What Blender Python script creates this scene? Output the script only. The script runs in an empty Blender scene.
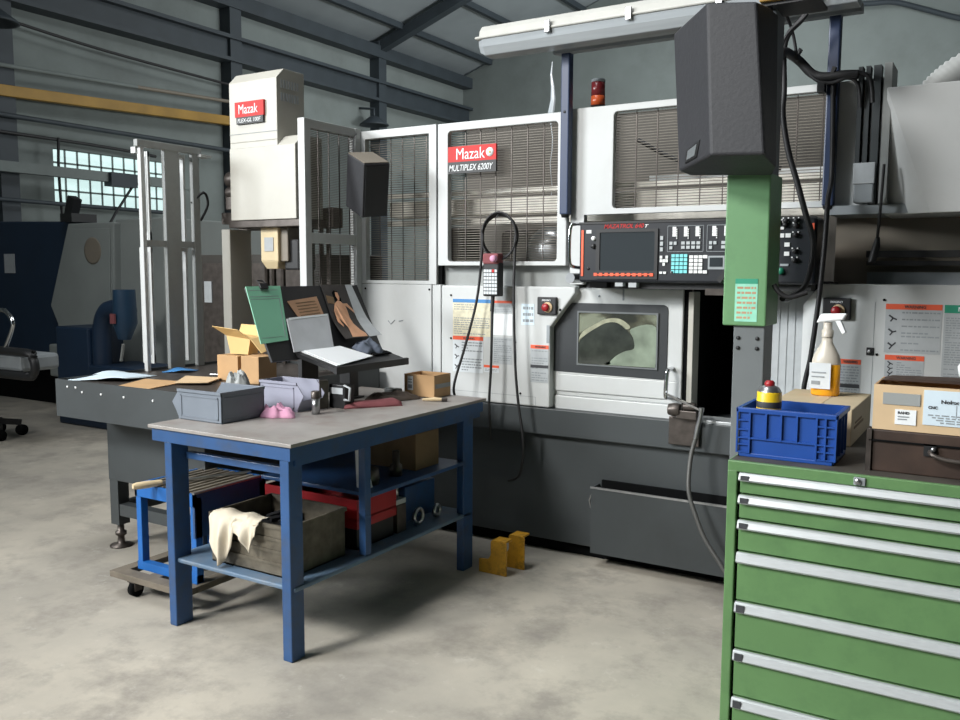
import bpy, bmesh, math, random
from mathutils import Vector, Matrix, Euler
R = math.radians
scene = bpy.context.scene
COL = scene.collection
random.seed(7)

# ------------------------------------------------------------------ camera
cam_d = bpy.data.cameras.new('camera'); cam = bpy.data.objects.new('camera', cam_d); COL.objects.link(cam)
cam_d.sensor_width = 36.0; cam_d.lens = 868.0 * 36.0 / 960.0; cam_d.clip_start = 0.05; cam_d.clip_end = 200
_p, _y, _r = R(5.881), R(31.326), R(0.228)
_fw = Vector((-math.sin(_y) * math.cos(_p), math.cos(_y) * math.cos(_p), -math.sin(_p)))
_r0 = Vector((math.cos(_y), math.sin(_y), 0)); _u0 = _r0.cross(_fw)
_rt = _r0 * math.cos(_r) + _u0 * math.sin(_r); _up = _rt.cross(_fw)
m = Matrix((_rt, _up, -_fw)).transposed().to_4x4(); m.translation = (0, 0, 1.55)
cam.matrix_world = m
scene.camera = cam

# ------------------------------------------------------------------ light
world = bpy.data.worlds.new('world'); scene.world = world; world.use_nodes = True
bg = world.node_tree.nodes['Background']
bg.inputs[0].default_value = (0.80, 0.92, 1.0, 1); bg.inputs[1].default_value = 0.6

def area(name, loc, target, sx, sy, power, col):
    d = bpy.data.lights.new(name, 'AREA'); d.shape = 'RECTANGLE'; d.size = sx; d.size_y = sy
    d.energy = power; d.color = col
    o = bpy.data.objects.new(name, d); COL.objects.link(o); o.location = loc
    o.rotation_euler = (Vector(target) - Vector(loc)).to_track_quat('-Z', 'Y').to_euler()
    return o
fs = area('front_skylight', (-5.0, -4.4, 6.3), (-2.3, 3.0, 0.6), 2.0, 1.6, 165, (1.0, 0.99, 0.965))
fs.data.spread = R(75)
area('roof_light', (-3.4, 1.8, 8.0), (-3.4, 2.2, 0), 1.6, 4.0, 250, (0.95, 0.98, 1.0))
side_fill = area('side_fill_light', (-9.5, -3.5, 4.4), (-0.4, 4.1, 1.6), 3.0, 2.0, 95, (0.95, 0.985, 1.0))  # added fill from the left; no window stands there
side_fill.data.spread = R(50)
area('rear_overhead_fill', (-5.0, 13.2, 7.6), (-5.5, 14.2, 0), 5.0, 6.5, 430, (0.95, 0.99, 1.0))  # added overhead fill to brighten the far walls
rear_fill = area('rear_fill_light', (3.2, 14.0, 3.6), (-10.0, 16.0, 8.0), 7.0, 2.0, 540, (0.95, 0.99, 1.0))  # added fill for the far wall and ceiling; no window behind it
rear_fill.data.spread = R(110)

scene.view_settings.view_transform = 'Standard'
scene.view_settings.look = 'None'
scene.view_settings.gamma = 1.0
scene.view_settings.use_curve_mapping = False
scene.view_settings.exposure = 0.0

# ------------------------------------------------------------------ materials
def lin(c):
    return tuple(((v / 255) / 12.92 if v / 255 <= 0.04045 else ((v / 255 + 0.055) / 1.055) ** 2.4) for v in c) + (1,)
def mat(name, c, rough=0.5, metal=0.0, var=0.12, scale=6.0, bump=0.0, dirt=None, dirt_amt=0.5, dscale=3.0, stretch=(1, 1, 1)):
    mt = bpy.data.materials.new(name); mt.use_nodes = True
    nt = mt.node_tree; N = nt.nodes; L = nt.links; b = N['Principled BSDF']
    b.inputs['Roughness'].default_value = rough; b.inputs['Metallic'].default_value = metal
    tc = N.new('ShaderNodeTexCoord'); mp = N.new('ShaderNodeMapping'); mp.inputs['Scale'].default_value = stretch
    L.new(tc.outputs['Object'], mp.inputs[0])
    n1 = N.new('ShaderNodeTexNoise'); n1.inputs['Scale'].default_value = scale; n1.inputs['Detail'].default_value = 6
    L.new(mp.outputs[0], n1.inputs['Vector'])
    rp = N.new('ShaderNodeValToRGB'); base = lin(c)
    rp.color_ramp.elements[0].position = 0.3; rp.color_ramp.elements[1].position = 0.7
    rp.color_ramp.elements[0].color = tuple(v * (1 - var) for v in base[:3]) + (1,)
    rp.color_ramp.elements[1].color = tuple(min(1, v * (1 + var)) for v in base[:3]) + (1,)
    L.new(n1.outputs['Fac'], rp.inputs[0]); out = rp.outputs[0]
    if dirt:
        n2 = N.new('ShaderNodeTexNoise'); n2.inputs['Scale'].default_value = dscale; n2.inputs['Detail'].default_value = 9
        n2.inputs['Roughness'].default_value = 0.7
        L.new(mp.outputs[0], n2.inputs['Vector'])
        r2 = N.new('ShaderNodeValToRGB'); r2.color_ramp.elements[0].position = 0.48; r2.color_ramp.elements[1].position = 0.72
        r2.color_ramp.elements[0].color = (0, 0, 0, 1); r2.color_ramp.elements[1].color = (dirt_amt,) * 3 + (1,)
        L.new(n2.outputs['Fac'], r2.inputs[0])
        mx = N.new('ShaderNodeMix'); mx.data_type = 'RGBA'
        L.new(r2.outputs[0], mx.inputs[0]); L.new(out, mx.inputs[6]); mx.inputs[7].default_value = lin(dirt)
        out = mx.outputs[2]
    L.new(out, b.inputs['Base Color'])
    if bump:
        bp = N.new('ShaderNodeBump'); bp.inputs['Strength'].default_value = bump; bp.inputs['Distance'].default_value = 0.01
        L.new(n1.outputs['Fac'], bp.inputs['Height']); L.new(bp.outputs[0], b.inputs['Normal'])
    return mt
def emit(name, c, s):
    mt = mat(name, c, 0.4); b = mt.node_tree.nodes['Principled BSDF']
    b.inputs['Emission Color'].default_value = lin(c); b.inputs['Emission Strength'].default_value = s
    return mt
def glassy(name, c, alpha, rough=0.05):
    mt = mat(name, c, rough); b = mt.node_tree.nodes['Principled BSDF']
    b.inputs['Alpha'].default_value = alpha
    return mt

WHITE = mat('white_enamel', (196, 199, 199), 0.42, 0, 0.03, 3, dirt=(150, 146, 136), dirt_amt=0.16, dscale=2.2)
RAILW = mat('pale_rail_paint', (226, 222, 212), 0.4, 0, 0.1, 14)
CREAM = mat('cream_enamel', (186, 184, 175), 0.45, 0, 0.03, 3, dirt=(160, 152, 138), dirt_amt=0.2, dscale=4)
OLDWHITE = mat('aged_white_enamel', (150, 154, 153), 0.5, 0, 0.06, 4, dirt=(110, 105, 95), dirt_amt=0.3, dscale=5)
TAUPE = mat('taupe_enamel', (128, 120, 108), 0.5, 0, 0.06, 5)
DARK = mat('anthracite_enamel', (60, 65, 67), 0.5, 0, 0.08, 3, dirt=(46, 48, 48), dirt_amt=0.4, dscale=2)
SHADOWGAP = mat('black_rubber_gap_shade', (14, 15, 16), 0.9)  # flat black for rubber and small parts, and for shade in gaps and openings
SHADOWGAP.node_tree.nodes['Principled BSDF'].inputs['Specular IOR Level'].default_value = 0.1
BLACK = mat('black_plastic', (30, 31, 33), 0.5, 0, 0.1, 20)
SPK = mat('speaker_vinyl', (44, 45, 49), 0.62, 0, 0.1, 60, bump=0.1)
NAVYBLK = mat('console_black', (24, 28, 35), 0.4, 0, 0.05, 10)
SCREEN = mat('dead_screen', (46, 51, 54), 0.12, 0, 0.03, 2)
RED = mat('sign_red', (196, 30, 28), 0.6)
BEACR = mat('beacon_red', (120, 40, 44), 0.25)
BEACO = mat('beacon_orange', (205, 92, 50), 0.25)
ORANGE = mat('warning_orange', (232, 96, 62), 0.5)
PURE = mat('paper_white', (232, 236, 238), 0.6, 0, 0.02)
PAPERB = mat('paper_bluish', (206, 222, 232), 0.6, 0, 0.03)
INK = mat('print_ink', (58, 60, 64), 0.6)
INKG = mat('print_grey', (142, 148, 152), 0.6)
LABELW = mat('label_white', (206, 212, 216), 0.5, 0, 0.02)
LABELG = mat('label_grey', (172, 177, 180), 0.5, 0, 0.05, 30)
MAPY = mat('label_yellowish', (214, 208, 182), 0.5, 0, 0.15, 45)
LBLUE = mat('label_blue', (62, 128, 186), 0.5)
LGREEN = mat('label_green', (38, 142, 112), 0.5)
STEEL = mat('brushed_steel', (170, 172, 174), 0.3, 0.9, 0.1, 30)
CHROME = mat('chrome', (205, 207, 210), 0.12, 1.0, 0.02)
DSTEEL = mat('oily_steel', (84, 78, 74), 0.4, 0.6, 0.25, 20)
WIRE = mat('wire_zinc', (102, 97, 88), 0.5, 0.25, 0.15, 12)
BLUEPOST = mat('blue_post_paint', (48, 62, 92), 0.4, 0, 0.1, 8)
BENCHBLUE = mat('bench_blue', (42, 78, 124), 0.42, 0, 0.12, 6, dirt=(66, 70, 76), dirt_amt=0.6, dscale=7)
SHELFBLUE = mat('shelf_blue', (92, 116, 140), 0.5, 0, 0.12, 8, dirt=(120, 118, 112), dirt_amt=0.6, dscale=6)
RACKBLUE = mat('rack_blue', (28, 96, 168), 0.4, 0, 0.1, 8)
BENCHTOP = mat('worn_bench_top', (150, 146, 142), 0.5, 0.15, 0.14, 5, dirt=(122, 104, 96), dirt_amt=0.7, dscale=4)
GREEN = mat('cabinet_green', (94, 132, 84), 0.42, 0, 0.06, 5, dirt=(58, 92, 60), dirt_amt=0.35, dscale=9)
GREENP = mat('post_green', (98, 142, 98), 0.42, 0, 0.07, 5, dirt=(62, 92, 62), dirt_amt=0.4, dscale=5)
POSTGREY = mat('post_grey', (100, 105, 107), 0.5, 0, 0.06)
CABTOP = mat('cabinet_top_dark', (70, 66, 60), 0.6, 0, 0.25, 12)
ALU = mat('aluminium_handle', (192, 197, 199), 0.38, 0.25, 0.06, 24, stretch=(1, 8, 8))
CRATEB = mat('crate_blue', (26, 72, 150), 0.42, 0, 0.06, 10)
CARD = mat('cardboard', (186, 150, 108), 0.75, 0, 0.07, 10)
CARDL = mat('cardboard_pale', (204, 178, 142), 0.75, 0, 0.05, 10)
CARDT = mat('cardboard_top', (192, 176, 146), 0.75, 0, 0.05, 10)
CARDD = mat('cardboard_dark_brown', (120, 98, 72), 0.8, 0, 0.12, 10)  # dark brown for print, picture background and one carton
CARDY = mat('carton_manila', (216, 182, 122), 0.75, 0, 0.05, 8)
CASEB = mat('brown_case', (60, 45, 37), 0.55, 0, 0.35, 9, dirt=(40, 36, 34), dirt_amt=0.7, dscale=5)
GREYBIN = mat('grey_bin_plastic', (112, 120, 130), 0.5, 0, 0.06, 10)
LILBIN = mat('lilac_grey_bin_plastic', (150, 152, 168), 0.5, 0, 0.06, 10)
PINK = mat('pink_cloth', (204, 150, 178), 0.85, 0, 0.12, 20)
MAROON = mat('maroon_cloth', (128, 72, 76), 0.85, 0, 0.14, 18)
DRAG = mat('dark_cloth', (84, 74, 66), 0.85, 0, 0.3, 16)
SLATERAG = mat('slate_cloth', (88, 96, 110), 0.85, 0, 0.25, 16)
RAGC = mat('cream_cloth', (206, 196, 176), 0.85, 0, 0.08, 14)
TRAYRED = mat('red_plastic', (156, 28, 34), 0.4)
CLIPG = mat('green_paper', (132, 196, 164), 0.6, 0, 0.04, 6)
NOTE = mat('brown_note', (176, 138, 108), 0.7, 0, 0.1, 14)
SLEEVE = mat('plastic_sleeve', (208, 211, 216), 0.25, 0, 0.08, 8)
SKIN = mat('poster_tan', (206, 156, 122), 0.5, 0, 0.12, 14)
POSTERD = mat('poster_dark', (50, 46, 44), 0.4, 0, 0.35, 9)
YEL = mat('yellow_paint', (214, 158, 44), 0.45, 0, 0.15, 12, dirt=(60, 46, 26), dirt_amt=0.8, dscale=16)
YELB = mat('yellow_beam', (160, 124, 52), 0.55, 0, 0.18, 3)
WOODH = mat('wooden_handle', (222, 200, 160), 0.5)
METALBOX = mat('dirty_metal_box', (98, 92, 80), 0.55, 0.3, 0.4, 14, dirt=(70, 62, 50), dirt_amt=0.6, dscale=9)
CREAMH = mat('cream_gripper', (214, 196, 158), 0.5, 0, 0.08, 6)
BGBLUE = mat('dark_blue_enamel', (20, 42, 66), 0.5, 0, 0.1, 4)
BGCREAM = mat('dusty_cream_panel', (140, 146, 144), 0.55, 0, 0.06, 3)
TEAL = mat('teal_keys', (124, 208, 212), 0.4)
KEYW = mat('white_keys', (226, 228, 228), 0.4)
KEYGREEN = mat('green_key', (24, 110, 84), 0.4)
STICKER = mat('mint_sticker', (140, 205, 180), 0.5, 0, 0.1, 30)
ORLIQ = mat('orange_cleaner', (226, 158, 34), 0.15, 0, 0.05)
BOTTLE = mat('frosted_plastic', (190, 184, 172), 0.35, 0, 0.04)
CANY = mat('can_yellow', (236, 200, 40), 0.35)
WALLM = mat('painted_brick_wall', (124, 132, 130), 0.85, 0, 0.06, 2, dirt=(96, 100, 98), dirt_amt=0.5, dscale=0.6)
DARKWALL = mat('dark_wall', (58, 60, 60), 0.9)
CEILM = mat('roof_sheet', (150, 158, 162), 0.8, 0, 0.1, 1)
BEAMM = mat('roof_steel', (56, 64, 70), 0.6, 0, 0.12, 3)
RUBBER = mat('cable_rubber', (34, 34, 36), 0.55)
HOSEG = mat('grey_hose', (78, 78, 76), 0.5)
WHITEHOSE = mat('white_duct', (158, 160, 158), 0.5)
DIFF = mat('lamp_diffuser', (160, 166, 170), 0.18, 0, 0.08, 6, stretch=(0.4, 6, 6))
LAMPW = mat('lamp_housing', (186, 186, 180), 0.45, 0, 0.06, 9)
FOIL = glassy('clear_film', (196, 204, 210), 0.75, 0.2)
BLOCK = emit('glass_block', (206, 232, 230), 0.8)

def floor_material():
    mt = bpy.data.materials.new('concrete_floor'); mt.use_nodes = True
    nt = mt.node_tree; N = nt.nodes; L = nt.links; b = N['Principled BSDF']
    tc = N.new('ShaderNodeTexCoord')
    def noise(s, d, r=0.6):
        n = N.new('ShaderNodeTexNoise'); n.inputs['Scale'].default_value = s; n.inputs['Detail'].default_value = d
        n.inputs['Roughness'].default_value = r; L.new(tc.outputs['Object'], n.inputs['Vector']); return n
    def ramp(n, p0, c0, p1, c1):
        r = N.new('ShaderNodeValToRGB'); r.color_ramp.elements[0].position = p0; r.color_ramp.elements[1].position = p1
        r.color_ramp.elements[0].color = c0; r.color_ramp.elements[1].color = c1; L.new(n.outputs['Fac'], r.inputs[0]); return r
    a = ramp(noise(0.9, 8), 0.32, lin((148, 144, 136)), 0.68, lin((192, 185, 171)))
    f = ramp(noise(3.2, 10, 0.7), 0.47, (0, 0, 0, 1), 0.66, (0.75, 0.75, 0.75, 1))
    mx = N.new('ShaderNodeMix'); mx.data_type = 'RGBA'; L.new(f.outputs[0], mx.inputs[0]); L.new(a.outputs[0], mx.inputs[6])
    mx.inputs[7].default_value = lin((136, 131, 124))
    g = ramp(noise(7, 10, 0.75), 0.58, (0, 0, 0, 1), 0.72, (0.6, 0.6, 0.6, 1))
    m2 = N.new('ShaderNodeMix'); m2.data_type = 'RGBA'; L.new(g.outputs[0], m2.inputs[0]); L.new(mx.outputs[2], m2.inputs[6])
    m2.inputs[7].default_value = lin((206, 202, 192))
    L.new(m2.outputs[2], b.inputs['Base Color'])
    rr = ramp(noise(2, 6), 0.3, (0.5,) * 3 + (1,), 0.7, (0.75,) * 3 + (1,)); L.new(rr.outputs[0], b.inputs['Roughness'])
    bp = N.new('ShaderNodeBump'); bp.inputs['Strength'].default_value = 0.12; bp.inputs['Distance'].default_value = 0.01
    L.new(noise(18, 8).outputs['Fac'], bp.inputs['Height']); L.new(bp.outputs[0], b.inputs['Normal'])
    return mt
FLOORM = floor_material()

def window_material():
    # the cloudy pane of the machine door: dirty glass, its reflections and inside view painted as blotches
    mt = bpy.data.materials.new('dirty_glass_painted_view'); mt.use_nodes = True
    nt = mt.node_tree; N = nt.nodes; L = nt.links; b = N['Principled BSDF']
    tc = N.new('ShaderNodeTexCoord')
    n = N.new('ShaderNodeTexNoise'); n.inputs['Scale'].default_value = 5.5; n.inputs['Detail'].default_value = 5; n.inputs['Distortion'].default_value = 0.8
    L.new(tc.outputs['Object'], n.inputs['Vector'])
    r = N.new('ShaderNodeValToRGB'); e = r.color_ramp.elements
    e[0].position = 0.42; e[0].color = lin((60, 62, 54)); e[1].position = 0.6; e[1].color = lin((150, 156, 136))
    x = e.new(0.5); x.color = lin((92, 92, 76))
    L.new(n.outputs['Fac'], r.inputs[0]); L.new(r.outputs[0], b.inputs['Base Color'])
    b.inputs['Roughness'].default_value = 0.12; b.inputs['Alpha'].default_value = 0.55
    return mt
PANE = window_material()

# ------------------------------------------------------------------ mesh helpers
ORG = {}
class M:
    def __init__(s): s.v = []; s.f = []; s.m = []; s.sm = []
    def add(s, vs, fs, mi=0, smooth=False):
        b = len(s.v); s.v += [tuple(p) for p in vs]
        for f in fs: s.f.append(tuple(i + b for i in f)); s.m.append(mi); s.sm.append(smooth)
        return s
    def box(s, x, y, z, mi=0):
        (a, b), (c, d), (e, g) = sorted(x), sorted(y), sorted(z)
        vs = [(a, c, e), (b, c, e), (b, d, e), (a, d, e), (a, c, g), (b, c, g), (b, d, g), (a, d, g)]
        return s.hexa(vs, mi)
    def hexa(s, vs, mi=0):
        return s.add(vs, [(0, 3, 2, 1), (4, 5, 6, 7), (0, 1, 5, 4), (1, 2, 6, 5), (2, 3, 7, 6), (3, 0, 4, 7)], mi)
    def obox(s, c, size, rot=(0, 0, 0), mi=0):
        e = Euler(rot).to_matrix(); hx, hy, hz = [q / 2 for q in size]; c = Vector(c)
        P = [(-hx, -hy, -hz), (hx, -hy, -hz), (hx, hy, -hz), (-hx, hy, -hz), (-hx, -hy, hz), (hx, -hy, hz), (hx, hy, hz), (-hx, hy, hz)]
        return s.hexa([c + e @ Vector(p) for p in P], mi)
    def bar(s, a, b, w, h=None, mi=0):
        a, b = Vector(a), Vector(b); d = (b - a); h = h or w
        q = d.to_track_quat('Z', 'Y').to_matrix(); l = d.length; c = (a + b) / 2
        P = [(-w / 2, -h / 2, -l / 2), (w / 2, -h / 2, -l / 2), (w / 2, h / 2, -l / 2), (-w / 2, h / 2, -l / 2),
             (-w / 2, -h / 2, l / 2), (w / 2, -h / 2, l / 2), (w / 2, h / 2, l / 2), (-w / 2, h / 2, l / 2)]
        return s.hexa([c + q @ Vector(p) for p in P], mi)
    def xz(s, pts, y0, y1, mi=0):          # polygon in X-Z (counter-clockwise seen from -Y) extruded along Y
        n = len(pts); vs = [(x, y0, z) for x, z in pts] + [(x, y1, z) for x, z in pts]
        fs = [tuple(range(n)), tuple(range(2 * n - 1, n - 1, -1))] + [(i, i + n, (i + 1) % n + n, (i + 1) % n) for i in range(n)]
        return s.add(vs, fs, mi)
    def yz(s, pts, x0, x1, mi=0):
        n = len(pts); vs = [(x0, y, z) for y, z in pts] + [(x1, y, z) for y, z in pts]
        fs = [tuple(range(n - 1, -1, -1)), tuple(range(n, 2 * n))] + [(i, (i + 1) % n, (i + 1) % n + n, i + n) for i in range(n)]
        return s.add(vs, fs, mi)
    def xy(s, pts, z0, z1, mi=0):
        n = len(pts); vs = [(x, y, z0) for x, y in pts] + [(x, y, z1) for x, y in pts]
        fs = [tuple(range(n - 1, -1, -1)), tuple(range(n, 2 * n))] + [(i, (i + 1) % n, (i + 1) % n + n, i + n) for i in range(n)]
        return s.add(vs, fs, mi)
    def rings(s, rings, mi=0, closed=False, cap=True, smooth=True):
        n = len(rings[0]); vs = [p for r in rings for p in r]; fs = []
        k = len(rings)
        for i in range(k if closed else k - 1):
            for j in range(n):
                a = i * n + j; b = i * n + (j + 1) % n; c = ((i + 1) % k) * n + (j + 1) % n; d = ((i + 1) % k) * n + j
                fs.append((a, b, c, d))
        s.add(vs, fs, mi, smooth)
        if cap and not closed:
            s.add(rings[0], [tuple(range(n - 1, -1, -1))], mi); s.add(rings[-1], [tuple(range(n))], mi)
        return s
    def tube(s, pts, r, mi=0, n=8, closed=False, sub=0):
        P = [Vector(p) for p in pts]
        if sub: P = smooth_path(P, sub, closed)
        rg = []; up = None; k = len(P)
        for i, p in enumerate(P):
            if closed: d = P[(i + 1) % k] - P[i - 1]
            else: d = P[min(i + 1, k - 1)] - P[max(i - 1, 0)]
            d.normalize()
            if up is None: up = Vector((0, 0, 1)) if abs(d.z) < 0.9 else Vector((0, 1, 0))
            a = d.cross(up)
            if a.length < 1e-5: a = d.cross(Vector((1, 0, 0)))
            a.normalize(); b = a.cross(d).normalized(); up = b
            rr = r[i] if isinstance(r, (list, tuple)) and len(r) == k else (r if not isinstance(r, (list, tuple)) else r[0])
            rg.append([p + (a * math.cos(t) + b * math.sin(t)) * rr for t in [2 * math.pi * j / n for j in range(n)]])
        return s.rings(rg, mi, closed)
    def lathe(s, c, prof, mi=0, n=20, axis='Z'):   # prof: (radius, height)
        c = Vector(c); rg = []
        for r, h in prof:
            rr = max(r, 1e-4); ring = []
            for j in range(n):
                t = 2 * math.pi * j / n; a, b = rr * math.cos(t), rr * math.sin(t)
                ring.append(c + (Vector((a, b, h)) if axis == 'Z' else Vector((a, h, b)) if axis == 'Y' else Vector((h, a, b))))
            rg.append(ring)
        return s.rings(rg, mi)
    def build(s, name, mats, parent=None, bevel=0, local=False, seg=2, fix=True):
        o0 = Vector((0, 0, 0))
        if parent is not None and not local: o0 = Vector(ORG.get(parent.name, (0, 0, 0)))
        me = bpy.data.meshes.new(name)
        me.from_pydata([tuple(Vector(v) - o0) for v in s.v], [], s.f)
        if not isinstance(mats, (list, tuple)): mats = [mats]
        for q in mats: me.materials.append(q)
        for p, mi, sm in zip(me.polygons, s.m, s.sm): p.material_index = mi; p.use_smooth = sm
        if fix:
            bm = bmesh.new(); bm.from_mesh(me); bmesh.ops.recalc_face_normals(bm, faces=bm.faces); bm.to_mesh(me); bm.free()
        o = bpy.data.objects.new(name, me); COL.objects.link(o)
        if parent is not None: o.parent = parent; ORG[o.name] = tuple(o0)
        if bevel:
            md = o.modifiers.new('bevel', 'BEVEL'); md.width = bevel; md.segments = seg; md.limit_method = 'ANGLE'; md.angle_limit = R(40)
        return o
def smooth_path(P, k, closed=False):
    out = []; n = len(P)
    for i in range(n if closed else n - 1):
        p0 = P[i - 1] if (i > 0 or closed) else P[0]; p1 = P[i]; p2 = P[(i + 1) % n]; p3 = P[(i + 2) % n] if (closed or i + 2 < n) else P[-1]
        for j in range(k):
            t = j / k
            out.append(0.5 * ((2 * p1) + (p2 - p0) * t + (2 * p0 - 5 * p1 + 4 * p2 - p3) * t * t + (3 * p1 - p0 - 3 * p2 + p3) * t ** 3))
    if not closed: out.append(P[-1])
    return out
def tag(o, label, cat, group=None):
    o['label'] = label; o['category'] = cat
    if group: o['group'] = group
    return o
def thing(name, label, cat, loc=(0, 0, 0), rot=(0, 0, 0), group=None):
    o = bpy.data.objects.new(name, None); COL.objects.link(o); o.empty_display_size = 0.1
    o.location = loc; o.rotation_euler = rot; ORG[o.name] = tuple(loc)
    return tag(o, label, cat, group)
def single(o, label, cat, group=None, base=None):   # a thing that is one mesh: move its origin to its base
    me = o.data; xs = [v.co for v in me.vertices]
    b = Vector(((min(v.x for v in xs) + max(v.x for v in xs)) / 2, (min(v.y for v in xs) + max(v.y for v in xs)) / 2, min(v.z for v in xs)))
    me.transform(Matrix.Translation(-b)); o.location = b; ORG[o.name] = tuple(b)
    return tag(o, label, cat, group)
def struct(o):
    o['kind'] = 'structure'; return o
def copy_tree(o, parent=None):
    c = o.copy(); COL.objects.link(c); c.parent = parent
    for ch in o.children: copy_tree(ch, c)
    return c
def text(name, s, x, y, z, width, height, mt, parent, shear=0.0, bold=0.0, face='-Y', depth=0.001, local=False):
    """flat lettering; x, z = lower left corner, standing in the X-Z plane facing -Y"""
    cu = bpy.data.curves.new(name, 'FONT'); cu.body = s; cu.size = 1.0; cu.shear = shear; cu.offset = bold; cu.extrude = 0.01
    t = bpy.data.objects.new(name, cu); COL.objects.link(t)
    dg = bpy.context.evaluated_depsgraph_get()
    me = bpy.data.meshes.new_from_object(t.evaluated_get(dg)); COL.objects.unlink(t); bpy.data.objects.remove(t)
    xs = [v.co.x for v in me.vertices]; ys = [v.co.y for v in me.vertices]
    x0, x1, y0, y1 = min(xs), max(xs), min(ys), max(ys)
    o0 = Vector((0, 0, 0)) if local or parent is None else Vector(ORG.get(parent.name, (0, 0, 0)))
    for v in me.vertices:
        a = (v.co.x - x0) / (x1 - x0) * width; b = (v.co.y - y0) / (y1 - y0) * height; c = -v.co.z / 0.01 * depth
        v.co = Vector((x + a, y + c, z + b)) - o0
    me.materials.append(mt)
    o = bpy.data.objects.new(name, me); COL.objects.link(o); o.parent = parent
    return o
def rpoly(x0, x1, z0, z1, r, k=4):      # rounded rectangle outline, CCW
    out = []
    for cx, cz, a0 in ((x1 - r, z0 + r, -90), (x1 - r, z1 - r, 0), (x0 + r, z1 - r, 90), (x0 + r, z0 + r, 180)):
        for i in range(k + 1):
            t = R(a0 + 90 * i / k); out.append((cx + r * math.cos(t), cz + r * math.sin(t)))
    return out
def frame_xz(mb, outer, inner, y0, y1, r=0.03, mi=0):
    """flat sheet with a rounded window cut in it: outer/inner = (x0, x1, z0, z1)"""
    k = 4; ip = rpoly(*inner, r, k); n = len(ip); op = []
    x0, x1, z0, z1 = outer; a, b, c, d = inner
    for i, (x, z) in enumerate(ip):
        q = i // (k + 1); mid = (i % (k + 1)) * 2 - k
        if q == 0: p = (x, z0) if mid < 0 else ((x1, z0) if mid == 0 else (x1, z))
        elif q == 1: p = (x1, z) if mid < 0 else ((x1, z1) if mid == 0 else (x, z1))
        elif q == 2: p = (x, z1) if mid < 0 else ((x0, z1) if mid == 0 else (x0, z))
        else: p = (x0, z) if mid < 0 else ((x0, z0) if mid == 0 else (x, z0))
        op.append(p)
    vs = [(x, y0, z) for x, z in op] + [(x, y0, z) for x, z in ip] + [(x, y1, z) for x, z in op] + [(x, y1, z) for x, z in ip]
    fs = []
    for i in range(n):
        j = (i + 1) % n
        fs += [(i, j, j + n, i + n), (i + 2 * n, i + 3 * n, j + 3 * n, j + 2 * n), (i + n, j + n, j + 3 * n, i + 3 * n), (i, i + 2 * n, j + 2 * n, j)]
    return mb.add(vs, fs, mi)
def wire_grid_x(mb, x0, x1, z0, z1, y, pz, px, t=0.003, tv=0.004):
    n = int((z1 - z0) / pz)
    for i in range(n + 1): mb.box((x0, x1), (y, y + t), (z0 + i * pz - t / 2, z0 + i * pz + t / 2))
    k = int((x1 - x0) / px)
    for i in range(1, k + 1): mb.box((x0 + i * px - tv / 2, x0 + i * px + tv / 2), (y - tv, y), (z0, z1), 1)
    return mb
def wire_grid_y(mb, y0, y1, z0, z1, x, pz, py, t=0.003, tv=0.004):
    n = int((z1 - z0) / pz)
    for i in range(n + 1): mb.box((x, x + t), (y0, y1), (z0 + i * pz - t / 2, z0 + i * pz + t / 2))
    k = int((y1 - y0) / py)
    for i in range(1, k + 1): mb.box((x + t, x + t + tv), (y0 + i * py - tv / 2, y0 + i * py + tv / 2), (z0, z1), 1)
    return mb
def print_label(name, parent, x0, x1, z0, z1, y, base=None, head=None, head_h=0.022, head_text=None, rows=8, pic=0, ink=None, text_col=None):
    """a printed sticker: plate, coloured heading strip and rows of small print"""
    base = base or LABELW; ink = ink or INKG
    mb = M(); mb.box((x0, x1), (y - 0.0015, y), (z0, z1), 0)
    top = z1
    if head:
        mb.box((x0, x1), (y - 0.002, y - 0.0015), (z1 - head_h, z1), 1); top = z1 - head_h
    xa = x0 + 0.008 + (pic * 1.15 if pic else 0); rh = (top - z0 - 0.012) / max(rows, 1)
    rnd = random.Random(int(abs(x0 * 1000) + abs(z0 * 1000)))
    for i in range(rows):
        zz = top - 0.006 - rh * (i + 0.5); xx = xa
        if rnd.random() < 0.1: continue
        while xx < x1 - 0.012:
            w = rnd.uniform(0.006, 0.026); w = min(w, x1 - 0.006 - xx)
            mb.box((xx, xx + w), (y - 0.0019, y - 0.0015), (zz - rh * 0.22, zz + rh * 0.22), 2); xx += w + 0.004
            if rnd.random() < 0.06: break
    if pic:
        for i in range(3):
            zc = z0 + (top - z0) * (0.17 + i * 0.32); xc = x0 + 0.004 + pic / 2; s = pic * 0.42
            mb.bar((xc - s * 0.7, y - 0.0018, zc + s * 0.5), (xc + s * 0.1, y - 0.0018, zc - s * 0.1), 0.001, s * 0.35, 3)
            mb.bar((xc + s * 0.1, y - 0.0018, zc - s * 0.1), (xc + s * 0.8, y - 0.0018, zc + s * (0.6 - i * 0.5)), 0.001, s * 0.3, 3)
            mb.bar((xc + s * 0.1, y - 0.0018, zc - s * 0.1), (xc - s * 0.4, y - 0.0018, zc - s * 0.8), 0.001, s * 0.28, 3)
    o = mb.build(name, [base, head or base, ink, INK], parent, fix=False)
    if head_text:
        h = head_h * 0.55; w = min((x1 - x0) * 0.62, h * 0.9 * len(head_text))
        text('lettering', head_text, (x0 + x1) / 2 - w / 2 + 0.006, y - 0.0022, z1 - head_h + head_h * 0.22, w, h, text_col or INK, o, bold=0.02)
    return o
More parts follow.
